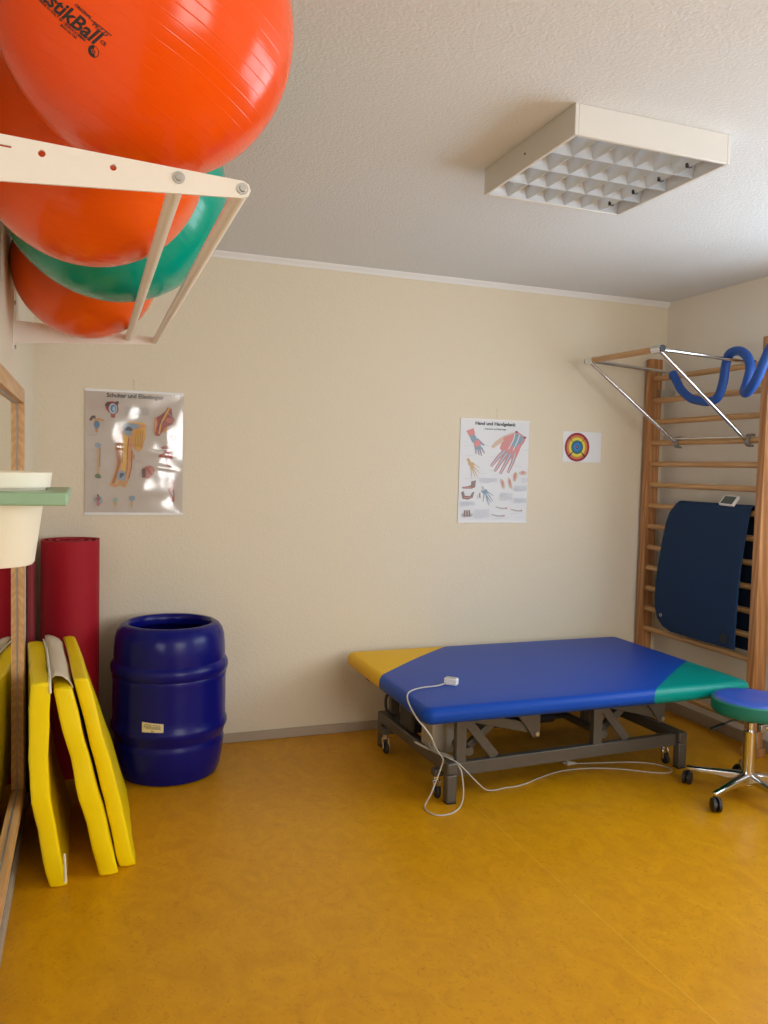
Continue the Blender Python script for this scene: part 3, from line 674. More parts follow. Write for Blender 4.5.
# grey x-ray hand
Q.poly(S2(blob(290, 700, 22, 22, wob=.15, seed=13)), 'slate', SLATE); Q.poly(S2(stroke([(272, 655), (285, 690)], 20)), 'light grey', (0.5, 0.52, 0.54))
for a, b in (((305, 695), (365, 740)), ((305, 705), (362, 790)), ((298, 715), (325, 822)), ((288, 715), (275, 790)), ((295, 715), (345, 800))): Q.poly(S2(stroke([a, b], 9, 4)), 'slate', SLATE)
Q.poly(S2(stroke([(250, 710), (250, 755)], 8)), 'brown grey', (0.26, 0.18, 0.16)); Q.poly(S2(stroke([(232, 730), (232, 760)], 5)), 'light grey', (0.5, 0.52, 0.54))
# right small sketches
for cx, cy, rx, ry, ro in ((445, 640, 16, 45, -0.3), (508, 635, 14, 50, -0.3), (553, 580, 20, 44, 0.1), (622, 550, 32, 20, 0.1)):
    Q.poly(S2(blob(cx, cy, rx, ry, ro, wob=.08, seed=int(cx))), 'pale flesh', (0.62, 0.46, 0.36)); Q.poly(S2(blob(cx-2, cy-5, rx*.45, ry*.55, ro, wob=.1, seed=int(cy))), 'rose', (0.66, 0.24, 0.24)); Q.line(S2([(cx-rx*.3, cy+ry*.7), (cx+rx*.3, cy-ry*.7)]), 3, 'brown grey', (0.26, 0.18, 0.16))
for cx, cy, w_ in ((430, 845, 48), (400, 910, 55), (560, 872, 48)):
    Q.poly(S2(stroke([(cx-w_, cy-8), (cx, cy+6), (cx+w_, cy+6)], 8, 12)), 'light grey', (0.5, 0.52, 0.54)); Q.line(S2([(cx-w_, cy-8), (cx-8, cy+10), (cx+w_, cy+14)]), 3.5, 'brown grey', (0.26, 0.18, 0.16)); Q.poly(S2(blob(cx+w_-4, cy+6, 8, 6)), 'rose', (0.66, 0.24, 0.24))
Q.poly(S2(blob(140, 895, 44, 26, wob=.1, seed=4)), 'light grey', (0.5, 0.52, 0.54))
for dx in (-18, 0, 18): Q.poly(S2(stroke([(140+dx, 855), (140+dx*1.2, 910)], 12, 14)), 'brown grey', (0.26, 0.18, 0.16))
Q.line(S2([(100, 895), (180, 905)]), 7, 'brown grey', (0.26, 0.18, 0.16))
for a in ((245, 580, 395, 630, 6), (85, 775, 205, 825, 6), (195, 850, 325, 935, 9), (420, 715, 520, 790, 8), (540, 655, 645, 715, 7), (535, 765, 640, 815, 6), (600, 590, 655, 640, 5)):
    (x0, y0), (x1, y1) = S2([(a[0], a[1]), (a[2], a[3])]); Q.textlines(x0, y0, x1, y1, a[4], 'grey text', (0.50, 0.53, 0.60), w=3.0)
for a in (((110, 270), (150, 272)), ((110, 305), (170, 302)), ((135, 385), (200, 388)), ((560, 200), (520, 190)), ((600, 160), (570, 165)), ((610, 350), (670, 352)), ((545, 490), (610, 492)), ((330, 520), (365, 522)), ((350, 560), (395, 562)), ((120, 580), (225, 584)), ((290, 300), (330, 310)), ((255, 540), (290, 545)), ((330, 405), (370, 400)), ((500, 900), (620, 903)), ((365, 935), (480, 937)), ((545, 935), (600, 938))):
    Q.line(S2(a), 2.2, 'grey text', (0.50, 0.53, 0.60))
obj('printed_artwork', Q.bm, Q.mats, pr_)
bm = B()
bm.free()
for z in (qz0, qz1): bm = B(); box(bm, (qx0-0.002, YB-0.0065, z-0.005), (qx1+0.002, YB-0.0015, z+0.005)); obj('hanging_rail', bm, 'white_plastic', pr_, bevel=0.001)
bm = B(); tube(bm, [(2.198, YB-0.004, qz1+0.003), (2.198, YB-0.003, 1.797)], 0.0007, 6); obj('string', bm, 'cable', pr_)
bm = B(); tube(bm, [(2.198, YB, 1.797), (2.198, YB-0.008, 1.798)], 0.0018, 8); obj('nail', bm, 'steel', pr_)

# ---- target sheet
tx0, tx1, tz0, tz1 = 2.644, 2.911, 1.513, 1.693
ts = thing('target_sheet', ((tx0+tx1)/2, YB, tz0), 'white paper sheet with a rainbow ring target, right of the hand poster', 'paper')
bm = B(); box(bm, (tx0, YB-0.0025, tz0), (tx1, YB-0.0010, tz1)); obj('sheet', bm, 'paper', ts)
Q = Poster(tx0, tx1, tz0, tz1, 267, 180, YB-0.0026)
cx, cy = 98, 92
for r, key, c in ((86, 'crimson', (0.30, 0.008, 0.02)), (72, 'coral', (0.62, 0.14, 0.06)), (64, 'ochre', (0.50, 0.26, 0.02)), (57, 'lemon', (0.72, 0.60, 0.06)), (41, 'dark green ring', (0.01, 0.12, 0.04)), (33, 'target blue', (0.02, 0.14, 0.40)), (22, 'mid blue', (0.03, 0.22, 0.50)), (11, 'navy ring', (0.02, 0.03, 0.15)), (5, 'pink dot', (0.6, 0.15, 0.35))):
    Q.poly(blob(cx, cy, r, r, n=48), key, c)
for a in (45, 135, 225, 315):
    ca, sa = math.cos(math.radians(a)), math.sin(math.radians(a))
    Q.poly(stroke([(cx+40*ca, cy+40*sa), (cx+80*ca, cy+80*sa)], 3 if sa < 0 else 5, 4 if sa < 0 else 12), 'title ink', (0.02, 0.02, 0.03))
obj('printed_target', Q.bm, Q.mats, ts)

# ================================================================== RED MAT ROLLS
def roll(c, R, z1, m, label, turns=3.2, lean=(0, 0)):
    bm = B(); n = 150; th = 0.011; rings = []
    tk = R*2/3/turns if False else (R-0.045)/turns
    for i in range(n+1):
        a = turns*2*PI*i/n; r = R-tk*a/(2*PI); rr = r-min(th, tk*0.8)
        aa = a+0.6
        rings.append([bm.verts.new((c[0]+q*math.cos(aa)+lean[0]*z/z1, c[1]+q*math.sin(aa)+lean[1]*z/z1, z)) for q, z in ((r, 0.0), (r, z1), (rr, z1), (rr, 0.0))])
    for a, b in zip(rings, rings[1:]):
        for k in range(4): bm.faces.new((a[k], a[(k+1) % 4], b[(k+1) % 4], b[k]))
    bm.faces.new(rings[0]); bm.faces.new(rings[-1][::-1])
    o = obj('rolled_mat', bm, m, None, origin=(c[0], c[1], 0), smooth=True)
    tag(o, label, 'exercise mat'); return o
roll((-0.070, 3.972), 0.147, 1.083, 'red_foam', 'tall crimson rolled exercise mat standing in the left corner')
bm = B(); box(bm, (XL+0.003, 3.62, 0), (XL+0.027, 3.80, 1.02)); o = obj('flat_mat', bm, 'dark_red_foam', None, origin=(-0.23, 3.7, 0), bevel=0.006)
tag(o, 'dark red flat mat edge standing at the left wall beside the crimson roll', 'exercise mat')

# ================================================================== YELLOW GYM MATS
def slab(bm, bot, top, th_b, th_t, zt, y0, y1, yt1, shift, bow=0.0, nz=14, ny=9, puff=0.006, seed=0, mi=0, topmi=None, bulge=0.0):
    """mat standing on its long edge; (x at bottom, x at top) of the left face, leaning left; far end moved by shift in x"""
    rnd = Vector((seed*3.1, seed*1.7, 0)); nx = 2
    def pt(i, j, k):
        w_, v, u = i/nx, j/nz, k/ny
        x = bot+(top-bot)*v + (th_b+(th_t-th_b)*v)*w_ + bow*math.sin(PI*v) + shift*u*v
        ye = y1+(yt1-y1)*v; y = y0+(ye-y0)*u; z = zt*v
        n_ = noise.noise(Vector((x*6, y*9, z*9))+rnd)
        if i in (0, nx): x += n_*puff + (1 if i else -1)*bulge*math.sin(PI*u)*math.sin(PI*v)
        if k == 0: y += n_*puff*1.5 - (0.006 if i == 1 else 0)
        if j == nz: z += n_*puff*1.2 + (0.004 if i == 1 else 0)
        return bm.verts.new((x, y, max(z, 0.0)))
    V = {}
    for i in range(nx+1):
        for j in range(nz+1):
            for k in range(ny+1):
                if i in (0, nx) or j in (0, nz) or k in (0, ny): V[i, j, k] = pt(i, j, k)
    def q(a, b, c, d, mm=mi): bm.faces.new((V[a], V[b], V[c], V[d])).material_index = mm
    for i in (0, nx):
        for j in range(nz):
            for k in range(ny): q((i, j, k), (i, j+1, k), (i, j+1, k+1), (i, j, k+1))
    for k in (0, ny):
        for i in range(nx):
            for j in range(nz): q((i, j, k), (i+1, j, k), (i+1, j+1, k), (i, j+1, k))
    for j in (0, nz):
        for i in range(nx):
            for k in range(ny): q((i, j, k), (i+1, j, k), (i+1, j, k+1), (i, j, k+1), (topmi if (topmi is not None and j == nz) else mi))
fm = thing('folding_mat', (-0.06, 3.25, 0), 'yellow folding gym mat with beige fabric fold, leaning nearest the mirror', 'gym mat')
bm = B(); slab(bm, -0.118, -0.176, 0.057, 0.063, 0.705, 2.865, 3.56, 3.55, -0.054, bow=-0.030, seed=1)
obj('mat_panel', bm, 'mat_yellow', fm, bevel=0.008, bseg=3)
bm = B(); slab(bm, 0.040, -0.110, 0.064, 0.060, 0.672, 2.895, 3.58, 3.60, -0.056, bow=0.002, seed=2, puff=0.009)
obj('mat_panel', bm, 'mat_yellow', fm, bevel=0.009, bseg=3)
bm = B()    # beige non-slip fabric covering the fold
prev = None
for i in range(13):
    u = i/12; y = 2.935+0.66*u; row = []
    for s_, (x, z) in enumerate(((-0.116, 0.702), (-0.102, 0.708), (-0.082, 0.704), (-0.062, 0.690), (-0.048, 0.668))):
        row.append(bm.verts.new((x-0.052*u, y, z+0.004*math.sin(u*9+s_)+0.012*u)))
    if prev:
        for k in range(4): bm.faces.new((prev[k], prev[k+1], row[k+1], row[k]))
    prev = row
o = obj('fold_fabric', bm, 'beige_cloth', fm, smooth=True, label='beige fabric over the fold'); sm = o.modifiers.new('sol', 'SOLIDIFY'); sm.thickness = 0.003; sm.offset = 1
bm = B(); tube(bm, smooth_path([(-0.116, 2.860, 0.672), (-0.118, 2.872, 0.706), (-0.122, 2.95, 0.713), (-0.136, 3.15, 0.713), (-0.150, 3.35, 0.713), (-0.170, 3.54, 0.712)]), 0.004, 8); obj('zipper', bm, 'zip', fm, smooth=True, label='white zipper along the top edge')
bm = B(); tube(bm, smooth_path([(-0.0675, 2.852, 0.02), (-0.068, 2.852, 0.06), (-0.071, 2.852, 0.12)]), 0.004, 8); obj('zipper', bm, 'zip', fm, smooth=True)
bm = B(); slab(bm, 0.110, -0.046, 0.057, 0.048, 0.690, 2.945, 3.66, 3.70, -0.054, bow=0.004, seed=5, puff=0.006)
o = obj('gym_mat', bm, 'mat_yellow', None, origin=(0.11, 3.35, 0), bevel=0.008, bseg=3)
tag(o, 'single yellow gym mat leaning outermost, next to the blue barrel', 'gym mat')

# ================================================================== BLUE BARREL
BX, BY = 0.3640, 3.850
br = thing('plastic_barrel', (BX, BY, 0), 'dark blue open plastic barrel with a small cream sticker, standing by the back wall', 'barrel')
prof = [(0.002, 0.010), (0.16, 0.010), (0.205, 0.0), (0.222, 0.006), (0.234, 0.035), (0.244, 0.09), (0.2505, 0.15), (0.2515, 0.165), (0.2455, 0.176), (0.2455, 0.186), (0.2525, 0.196), (0.2565, 0.215),
        (0.263, 0.224), (0.266, 0.236), (0.264, 0.250), (0.2575, 0.262), (0.2570, 0.30), (0.2575, 0.36), (0.2570, 0.42), (0.2575, 0.452), (0.260, 0.466), (0.257, 0.476), (0.264, 0.486), (0.268, 0.502), (0.267, 0.520), (0.260, 0.534), (0.253, 0.541), (0.253, 0.552), (0.2535, 0.562),
        (0.2520, 0.60), (0.2480, 0.645), (0.2400, 0.674), (0.225, 0.696), (0.208, 0.707), (0.194, 0.707), (0.187, 0.699), (0.185, 0.680), (0.186, 0.660), (0.222, 0.635), (0.245, 0.60), (0.250, 0.45), (0.246, 0.25), (0.240, 0.12), (0.220, 0.03), (0.002, 0.022)]
bm = B(); lathe(bm, prof, (BX, BY, 0), 96); obj('barrel_body', bm, 'barrel', br, smooth=True)
# sticker wrapped round the wall, facing the room
ang0 = math.atan2(0-BY, 0.0-BX)-0.285
def on_barrel(s_, z, off=0.0006):
    a = ang0+s_/0.2575; return (BX+(0.2575+off)*math.cos(a), BY+(0.2575+off)*math.sin(a), z)
bm = B(); n = 8; tilt = -0.085
cols_ = []
for k in range(n+1):
    s_ = -0.048+0.096*k/n; cols_.append([bm.verts.new(on_barrel(s_, 0.277+dz+tilt*s_)) for dz in (-0.028, 0.026)])
for a, b in zip(cols_, cols_[1:]): bm.faces.new((a[0], b[0], b[1], a[1]))
st = obj('sticker', bm, 'sticker', br, label='small cream information sticker')
bm = B()
tl = lambda u, v: on_barrel(u, v+0.278+tilt*u, 0.0012)
for (u0, u1, v, h_) in ((-0.034, -0.004, 0.0155, 0.003), (0.002, 0.034, 0.0155, 0.003), (-0.040, 0.040, 0.0085, 0.0022), (-0.040, 0.036, 0.0040, 0.0022), (-0.030, 0.040, -0.0005, 0.0022)):
    k = 6
    for i in range(k):
        a, b = u0+(u1-u0)*i/k, u0+(u1-u0)*(i+0.82)/k
        vs = [bm.verts.new(tl(*p)) for p in ((a, v-h_/2), (b, v-h_/2), (b, v+h_/2), (a, v+h_/2))]; bm.faces.new(vs)
add_text(bm, '12', 0.014, lambda u, v: tl(u-0.008, v-0.018), offset=0.0005, space=1.1)
obj('sticker_print', bm, 'ink', st)

# ================================================================== TREATMENT BENCH
bed = thing('treatment_bench', (2.10, 3.48, 0), 'wide low treatment bench with blue top, one yellow and one teal corner', 'treatment bench')
bx0, bx1, by0, by1, bz0, bz1 = 1.284, 2.992, 2.950, 4.032, 0.400, 0.474
def cushion_bm():
    bm = B(); cr_ = 0.05; lay = []
    hgt = bz1-bz0; er = 0.034
    levels = []
    for k in range(7):
        a = PI/2*k/6; levels.append((er*(1-math.cos(PI/2-a)) if False else er*(1-math.sin(a)), bz0+er*(1-math.cos(a))))
    for k in range(7):
        a = PI/2*k/6; levels.append((er*(1-math.cos(a)), bz1-er*(1-math.sin(a)) if True else 0))
    levels += [(er+0.05, bz1+0.002), (er+0.2, bz1+0.006)]
    for ins, z in levels:
        ring = []; x0, x1, y0, y1 = bx0+ins, bx1-ins, by0+ins, by1-ins; c = max(cr_-ins, 0.012)
        for (cx, cy, a0) in ((x1-c, y1-c, 0), (x0+c, y1-c, 90), (x0+c, y0+c, 180), (x1-c, y0+c, 270)):
            for q in range(7):
                a = math.radians(a0+90*q/6); ring.append(bm.verts.new((cx+c*math.cos(a), cy+c*math.sin(a), z)))
        lay.append(ring)
    n = len(lay[0])
    for a, b in zip(lay, lay[1:]):
        for k in range(n): bm.faces.new((a[k], a[(k+1) % n], b[(k+1) % n], b[k]))
    bm.faces.new(lay[0][::-1]); bm.faces.new(lay[-1])
    bmesh.ops.recalc_face_normals(bm, faces=bm.faces)
    return bm
YA, YBp = Vector((1.284, 3.50, 0.4)), Vector((1.885, 4.032, 0.4))
TA, TB = Vector((2.415, 2.950, 0.4)), Vector((2.992, 3.40, 0.4))
def side_n(a, b):
    d = b-a; return Vector((-d.y, d.x, 0)).normalized()
def cut(bm, p, n_, keep_pos):
    nn = n_ if keep_pos else -n_
    bmesh.ops.bisect_plane(bm, geom=list(bm.verts)+list(bm.edges)+list(bm.faces), plane_co=p, plane_no=nn, clear_inner=True, clear_outer=False)
    ed = [e for e in bm.edges if e.is_boundary]
    if ed: bmesh.ops.holes_fill(bm, edges=ed, sides=0)
yn, tn = side_n(YA, YBp), side_n(TA, TB)
bm = cushion_bm(); cut(bm, YA, yn, False); cut(bm, TA, tn, True); obj('blue_cushion', bm, 'blue_vinyl', bed, smooth=True, label='royal blue vinyl main cushion')
bm = cushion_bm(); cut(bm, YA, yn, True); obj('yellow_corner', bm, 'yellow_vinyl', bed, smooth=True, label='mustard yellow corner of the cushion')
bm = cushion_bm(); cut(bm, TA, tn, False); obj('teal_corner', bm, 'teal_vinyl', bed, smooth=True, label='teal green corner of the cushion')
# steel under-frame
NYB, FYB = 3.148, 3.892
bed_before = set(bed.children)
bm = B()
for y in (NYB+0.02, FYB-0.02):
    box(bm, (1.36, y-0.02, 0.362), (2.86, y+0.02, 0.398))
for x in (1.5, 2.25, 2.72): box(bm, (x-0.02, NYB+0.04, 0.364), (x+0.02, FYB-0.04, 0.396))
obj('top_frame', bm, 'grey_metal', bed, bevel=0.003)
for y in (NYB+0.01, FYB-0.01):
    bm = B(); box(bm, (1.492, y-0.018, 0.112), (2.722, y+0.018, 0.172)); obj('base_rail', bm, 'grey_metal', bed, bevel=0.004)
for x0 in (1.442, 2.722):
    bm = B(); box(bm, (x0, NYB-0.03, 0.128), (x0+0.05, FYB+0.03, 0.182)); obj('end_beam', bm, 'grey_metal', bed, bevel=0.008)
    for y in (NYB-0.03, FYB-0.015):
        bm = B(); box(bm, (x0+0.001, y, 0.006), (x0+0.049, y+0.045, 0.128)); lg = obj('leg', bm, 'grey_metal', bed, bevel=0.006)
        bm = B(); box(bm, (x0+0.003, y+0.002, 0.0), (x0+0.047, y+0.043, 0.006)); obj('leg_foot', bm, 'rubber', lg)
    for y in (NYB+0.07, FYB-0.09):
        xc = x0-0.004
        bm = B(); box(bm, (x0-0.022, y-0.02, 0.098), (x0+0.045, y+0.02, 0.128)); cs = obj('castor_mount', bm, 'grey_metal', bed, bevel=0.003)
        bm = B(); tube(bm, [(xc, y, 0.10), (xc, y, 0.072)], 0.014, 14); beam(bm, (xc+0.016, y, 0.078), (xc+0.016, y-0.012, 0.026), 0.018, 0.003, up=(1, 0, 0)); beam(bm, (xc-0.016, y, 0.078), (xc-0.016, y-0.012, 0.026), 0.018, 0.003, up=(1, 0, 0)); box(bm, (xc-0.017, y-0.010, 0.072), (xc+0.017, y+0.012, 0.078))
        obj('castor_fork', bm, 'chrome', cs, bevel=0.001)
        bm = B(); lathe(bm, [(0.0005, -0.009), (0.008, -0.009), (0.022, -0.009), (0.026, -0.005), (0.026, 0.005), (0.022, 0.009), (0.008, 0.009), (0.0005, 0.009)], (xc, y-0.012, 0.0262), 24, axis='X'); obj('castor_wheel', bm, 'rubber', cs, smooth=True)
for x0 in (1.495, 2.222):
    for y, sg in ((NYB+0.01, 1), (FYB-0.01, -1)):
        bm = B(); box(bm, (x0, y-0.016, 0.170), (x0+0.05, y+0.016, 0.366)); obj('upright', bm, 'grey_metal', bed, bevel=0.003)
        bm = B(); beam(bm, (x0+0.055, y, 0.350), (x0+0.205, y, 0.172), 0.012, 0.042); obj('brace', bm, 'grey_metal', bed, bevel=0.002)
        yy = y+0.030*sg
        bm = B(); beam(bm, (x0+0.10, yy, 0.352), (x0+0.415, yy, 0.272), 0.026, 0.045); obj('lift_arm', bm, 'grey_metal', bed, bevel=0.003)
        bm = B(); beam(bm, (x0+0.06, yy+0.032*sg, 0.182), (x0+0.27, yy+0.032*sg, 0.345), 0.026, 0.036); obj('lift_arm', bm, 'grey_metal', bed, bevel=0.003)
        bm = B(); prism(bm, [(x0+0.30, 0.366), (x0+0.440, 0.366), (x0+0.440, 0.235), (x0+0.405, 0.235), (x0+0.365, 0.290)], lambda u, v, w_: (u, yy-sg*0.016+w_*-sg, v), 0.012); pt_ = obj('gusset', bm, 'grey_metal', bed, bevel=0.001)
        bm = B(); lathe(bm, [(0.010, 0), (0.010, -0.008*sg), (0.0005, -0.008*sg)], (x0+0.422, yy-sg*0.028, 0.252), 14, axis='Y'); obj('bolt', bm, 'steel', pt_)
    bm = B(); tube(bm, [(x0+0.08, NYB+0.02, 0.205), (x0+0.08, FYB-0.02, 0.205)], 0.02, 20); obj('torsion_tube', bm, 'grey_metal', bed, smooth=True)
    bm = B(); tube(bm, [(x0+0.40, NYB+0.04, 0.268), (x0+0.40, FYB-0.04, 0.268)], 0.016, 20); obj('torsion_tube', bm, 'grey_metal', bed, smooth=True)
bm = B(); box(bm, (1.455, 3.30, 0.155), (1.60, 3.42, 0.345)); mb = obj('motor_housing', bm, 'beige_box', bed, bevel=0.008)
bm = B(); box(bm, (1.600, 3.315, 0.17), (1.608, 3.405, 0.33)); obj('motor_seam', bm, 'grey_metal', mb)
bm = B(); tube(bm, [(1.60, 3.37, 0.25), (2.2, 3.45, 0.215)], 0.024, 20); tube(bm, [(2.2, 3.45, 0.215), (2.32, 3.466, 0.208)], 0.012, 16); obj('lift_motor', bm, 'black', bed, smooth=True)
bm = B(); box(bm, (1.45, 3.50, 0.19), (1.56, 3.66, 0.36)); obj('control_unit', bm, 'black', bed, bevel=0.01)
bm = B(); tube(bm, smooth_path([(1.44, 3.735, 0.325), (1.405, 3.72, 0.315), (1.40, 3.71, 0.26), (1.425, 3.70, 0.225), (1.45, 3.70, 0.22)]), 0.0075, 10); obj('release_handle', bm, 'black', bed, smooth=True)
for ch in bed.children:      # the base stands slightly askew under the top
    if ch not in bed_before: ch.rotation_euler.z = math.radians(2.5)
# hand control and its cable: lies on the bench, its own thing
hc = thing('hand_control', (1.545, 3.26, bz1), 'small light grey hand control lying on the bench, with a coiled cable to the floor', 'remote control')
bm = B(); ro = Matrix.Rotation(-0.75, 3, 'Z'); box(bm, (1.512, 3.240, bz1+0.006), (1.572, 3.275, bz1+0.036), rot=ro, piv=(1.542, 3.257, 0.5)); obj('control_body', bm, 'white_plastic', hc, bevel=0.004)
bm = B(); box(bm, (1.518, 3.243, bz1+0.036), (1.566, 3.272, bz1+0.0375), rot=ro, piv=(1.542, 3.257, 0.5)); obj('button_field', bm, 'cable', hc)
CZ = bz1+0.0085
pts = [(1.525, 3.262, CZ+0.006), (1.47, 3.245, CZ), (1.405, 3.238, CZ), (1.345, 3.215, CZ), (1.30, 3.175, CZ-0.003), (1.272, 3.11, 0.470), (1.262, 3.04, 0.452), (1.268, 2.985, 0.425), (1.290, 2.955, 0.395), (1.318, 2.955, 0.355), (1.345, 2.985, 0.312), (1.385, 3.03, 0.262), (1.425, 3.07, 0.215), (1.43, 3.095, 0.17),
       (1.410, 3.10, 0.11), (1.385, 3.10, 0.05), (1.362, 3.10, 0.010), (1.352, 3.055, 0.004), (1.374, 3.005, 0.004), (1.432, 2.999, 0.004), (1.500, 3.045, 0.006), (1.530, 3.075, 0.040), (1.530, 3.085, 0.10), (1.52, 3.095, 0.155), (1.49, 3.13, 0.190), (1.46, 3.20, 0.192), (1.455, 3.28, 0.20), (1.475, 3.33, 0.21)]
bm = B(); tube(bm, smooth_path(pts, 8), 0.0033, 8); obj('cable', bm, 'cable', hc, smooth=True)
pc = thing('power_cable', (2.0, 3.1, 0), 'thin grey power cable trailing over the floor under the bench, plug at its end', 'cable')
pts = [(1.44, 3.30, 0.192), (1.455, 3.20, 0.192), (1.50, 3.105, 0.185), (1.555, 3.10, 0.135), (1.62, 3.12, 0.07), (1.68, 3.15, 0.02), (1.735, 3.17, 0.004), (1.79, 3.18, 0.004), (1.85, 3.18, 0.004), (1.92, 3.20, 0.004), (2.01, 3.24, 0.004), (2.16, 3.285, 0.004), (2.32, 3.275, 0.004), (2.46, 3.22, 0.004), (2.57, 3.145, 0.004), (2.65, 3.115, 0.004), (2.70, 3.155, 0.004), (2.666, 3.231, 0.004), (2.56, 3.29, 0.004), (2.41, 3.325, 0.004), (2.31, 3.34, 0.006), (2.265, 3.345, 0.010)]
bm = B(); tube(bm, smooth_path(pts, 8), 0.003, 8); obj('cord', bm, 'cable', pc, smooth=True)
bm = B(); tube(bm, [(2.27, 3.333, 0.014), (2.235, 3.343, 0.014)], [0.006, 0.013], 12); lathe(bm, [(0.0005, 0), (0.0145, 0), (0.0145, 0.010), (0.0005, 0.010)], (2.222, 3.345, 0.0148), 14, axis='X')
for dy in (-0.006, 0.006): tube(bm, [(2.222, 3.345+dy, 0.0148), (2.207, 3.348+dy, 0.0148)], 0.0022, 6)
obj('plug', bm, 'cable', pc, smooth=True)
bm = B()
for dx in (0, 0.008): tube(bm, smooth_path([(1.505+dx, 3.13, 0.186), (1.49+dx, 3.18, 0.189), (1.44+dx, 3.27, 0.1895), (1.40+dx, 3.33, 0.205)]), 0.0028, 8)
o = obj('cable_tie', bm, 'cable', pc, smooth=True)

# ================================================================== ROLLING STOOL
SX, SY = 2.810, 2.776
stl = thing('rolling_stool', (SX, SY, 0), 'round rolling stool with blue seat, green side and chrome star base beside the bench', 'stool')
SR = 0.171; sz0, sz1 = 0.386, 0.453
bm = B(); lathe(bm, [(0.002, sz0), (SR-0.02, sz0), (SR-0.006, sz0+0.004), (SR, sz0+0.014), (SR+0.001, sz0+0.03), (SR-0.001, sz1-0.006), (SR-0.007, sz1)], (SX, SY, 0), 80); seat = obj('seat_side', bm, 'stool_teal', stl, smooth=True, label='green padded seat side')
bm = B(); lathe(bm, [(SR-0.0065, sz1-0.001), (SR-0.014, sz1+0.006), (SR-0.04, sz1+0.011), (SR-0.09, sz1+0.012), (0.05, sz1+0.011), (0.001, sz1+0.011)], (SX, SY, 0), 80); obj('seat_top', bm, 'stool_blue', stl, smooth=True, label='blue seat top')
bm = B(); lathe(bm, [(0.0005, 0.055), (0.022, 0.055), (0.029, 0.062), (0.029, 0.30), (0.030, 0.305), (0.018, 0.306), (0.0005, 0.306)], (SX, SY, 0), 32); obj('column', bm, 'chrome', stl, smooth=True)
bm = B(); tube(bm, [(SX, SY, 0.300), (SX, SY, 0.362)], 0.0145, 20); obj('gas_lift', bm, 'chrome', stl, smooth=True)
bm = B(); lathe(bm, [(0.0005, 0.352), (0.026, 0.352), (0.028, 0.366), (0.0005, 0.366)], (SX, SY, 0), 24); box(bm, (SX-0.07, SY-0.07, 0.366), (SX+0.07, SY+0.07, 0.388)); obj('seat_mount', bm, 'black', stl, bevel=0.002)
bm = B(); beam(bm, (SX+0.028, SY-0.02, 0.322), (SX+0.17, SY-0.03, 0.330), 0.03, 0.036); lathe(bm, [(0.009, 0), (0.009, -0.006), (0.0005, -0.007)], (SX+0.055, SY-0.037, 0.325), 14, axis='Y'); obj('side_bracket', bm, 'steel', stl, bevel=0.003)
bm = B(); tube(bm, [(SX-0.02, SY+0.01, 0.358), (SX-0.08, SY+0.035, 0.348), (SX-0.115, SY+0.05, 0.328)], 0.0045, 10); obj('lever_rod', bm, 'black', stl, smooth=True)
bm = B(); beam(bm, (SX-0.105, SY+0.046, 0.333), (SX-0.165, SY+0.07, 0.305), 0.028, 0.008); obj('lever_paddle', bm, 'black', stl, bevel=0.003)
for k in range(5):
    a = math.radians(196+72*-k); d = Vector((math.cos(a), math.sin(a), 0)); sd = Vector((-d.y, d.x, 0)); c0 = Vector((SX, SY, 0))
    bm = B(); rings = []
    for q, w_, h0, h1 in ((0.015, 0.024, 0.070, 0.114), (0.06, 0.021, 0.076, 0.110), (0.16, 0.016, 0.074, 0.096), (0.262, 0.013, 0.066, 0.084), (0.272, 0.010, 0.065, 0.081)):
        p = c0+d*q; rings.append([bm.verts.new(p+sd*s_*w_*m_+Vector((0, 0, z))) for s_, z, m_ in ((-1, h0, 1), (1, h0, 1), (1, h1-0.005, 1), (0.6, h1, 1), (-0.6, h1, 1), (-1, h1-0.005, 1))])
    for r0, r1 in zip(rings, rings[1:]):
        for i in range(6): bm.faces.new((r0[i], r0[(i+1) % 6], r1[(i+1) % 6], r1[i]))
    bm.faces.new(rings[0][::-1]); bm.faces.new(rings[-1])
    lg = obj('base_leg', bm, 'chrome', stl, bevel=0.002)
    pc_ = c0+d*0.262; ca = a+0.9+k*0.7; dd = Vector((math.cos(ca), math.sin(ca), 0)); ss = Vector((-dd.y, dd.x, 0)); wc = pc_+dd*0.012+Vector((0, 0, 0.0300))
    bm = B(); tube(bm, [pc_+Vector((0, 0, 0.068)), pc_+Vector((0, 0, 0.046))], 0.009, 12)
    for s_ in (-1, 1):
        tube(bm, [wc+ss*s_*0.004, wc+ss*s_*0.006, wc+ss*s_*0.017, wc+ss*s_*0.020], [0.026, 0.0300, 0.0300, 0.025], 24)
    tube(bm, [wc-ss*0.004, wc+ss*0.004], 0.016, 16)
    obj('castor', bm, 'black', lg, smooth=True)

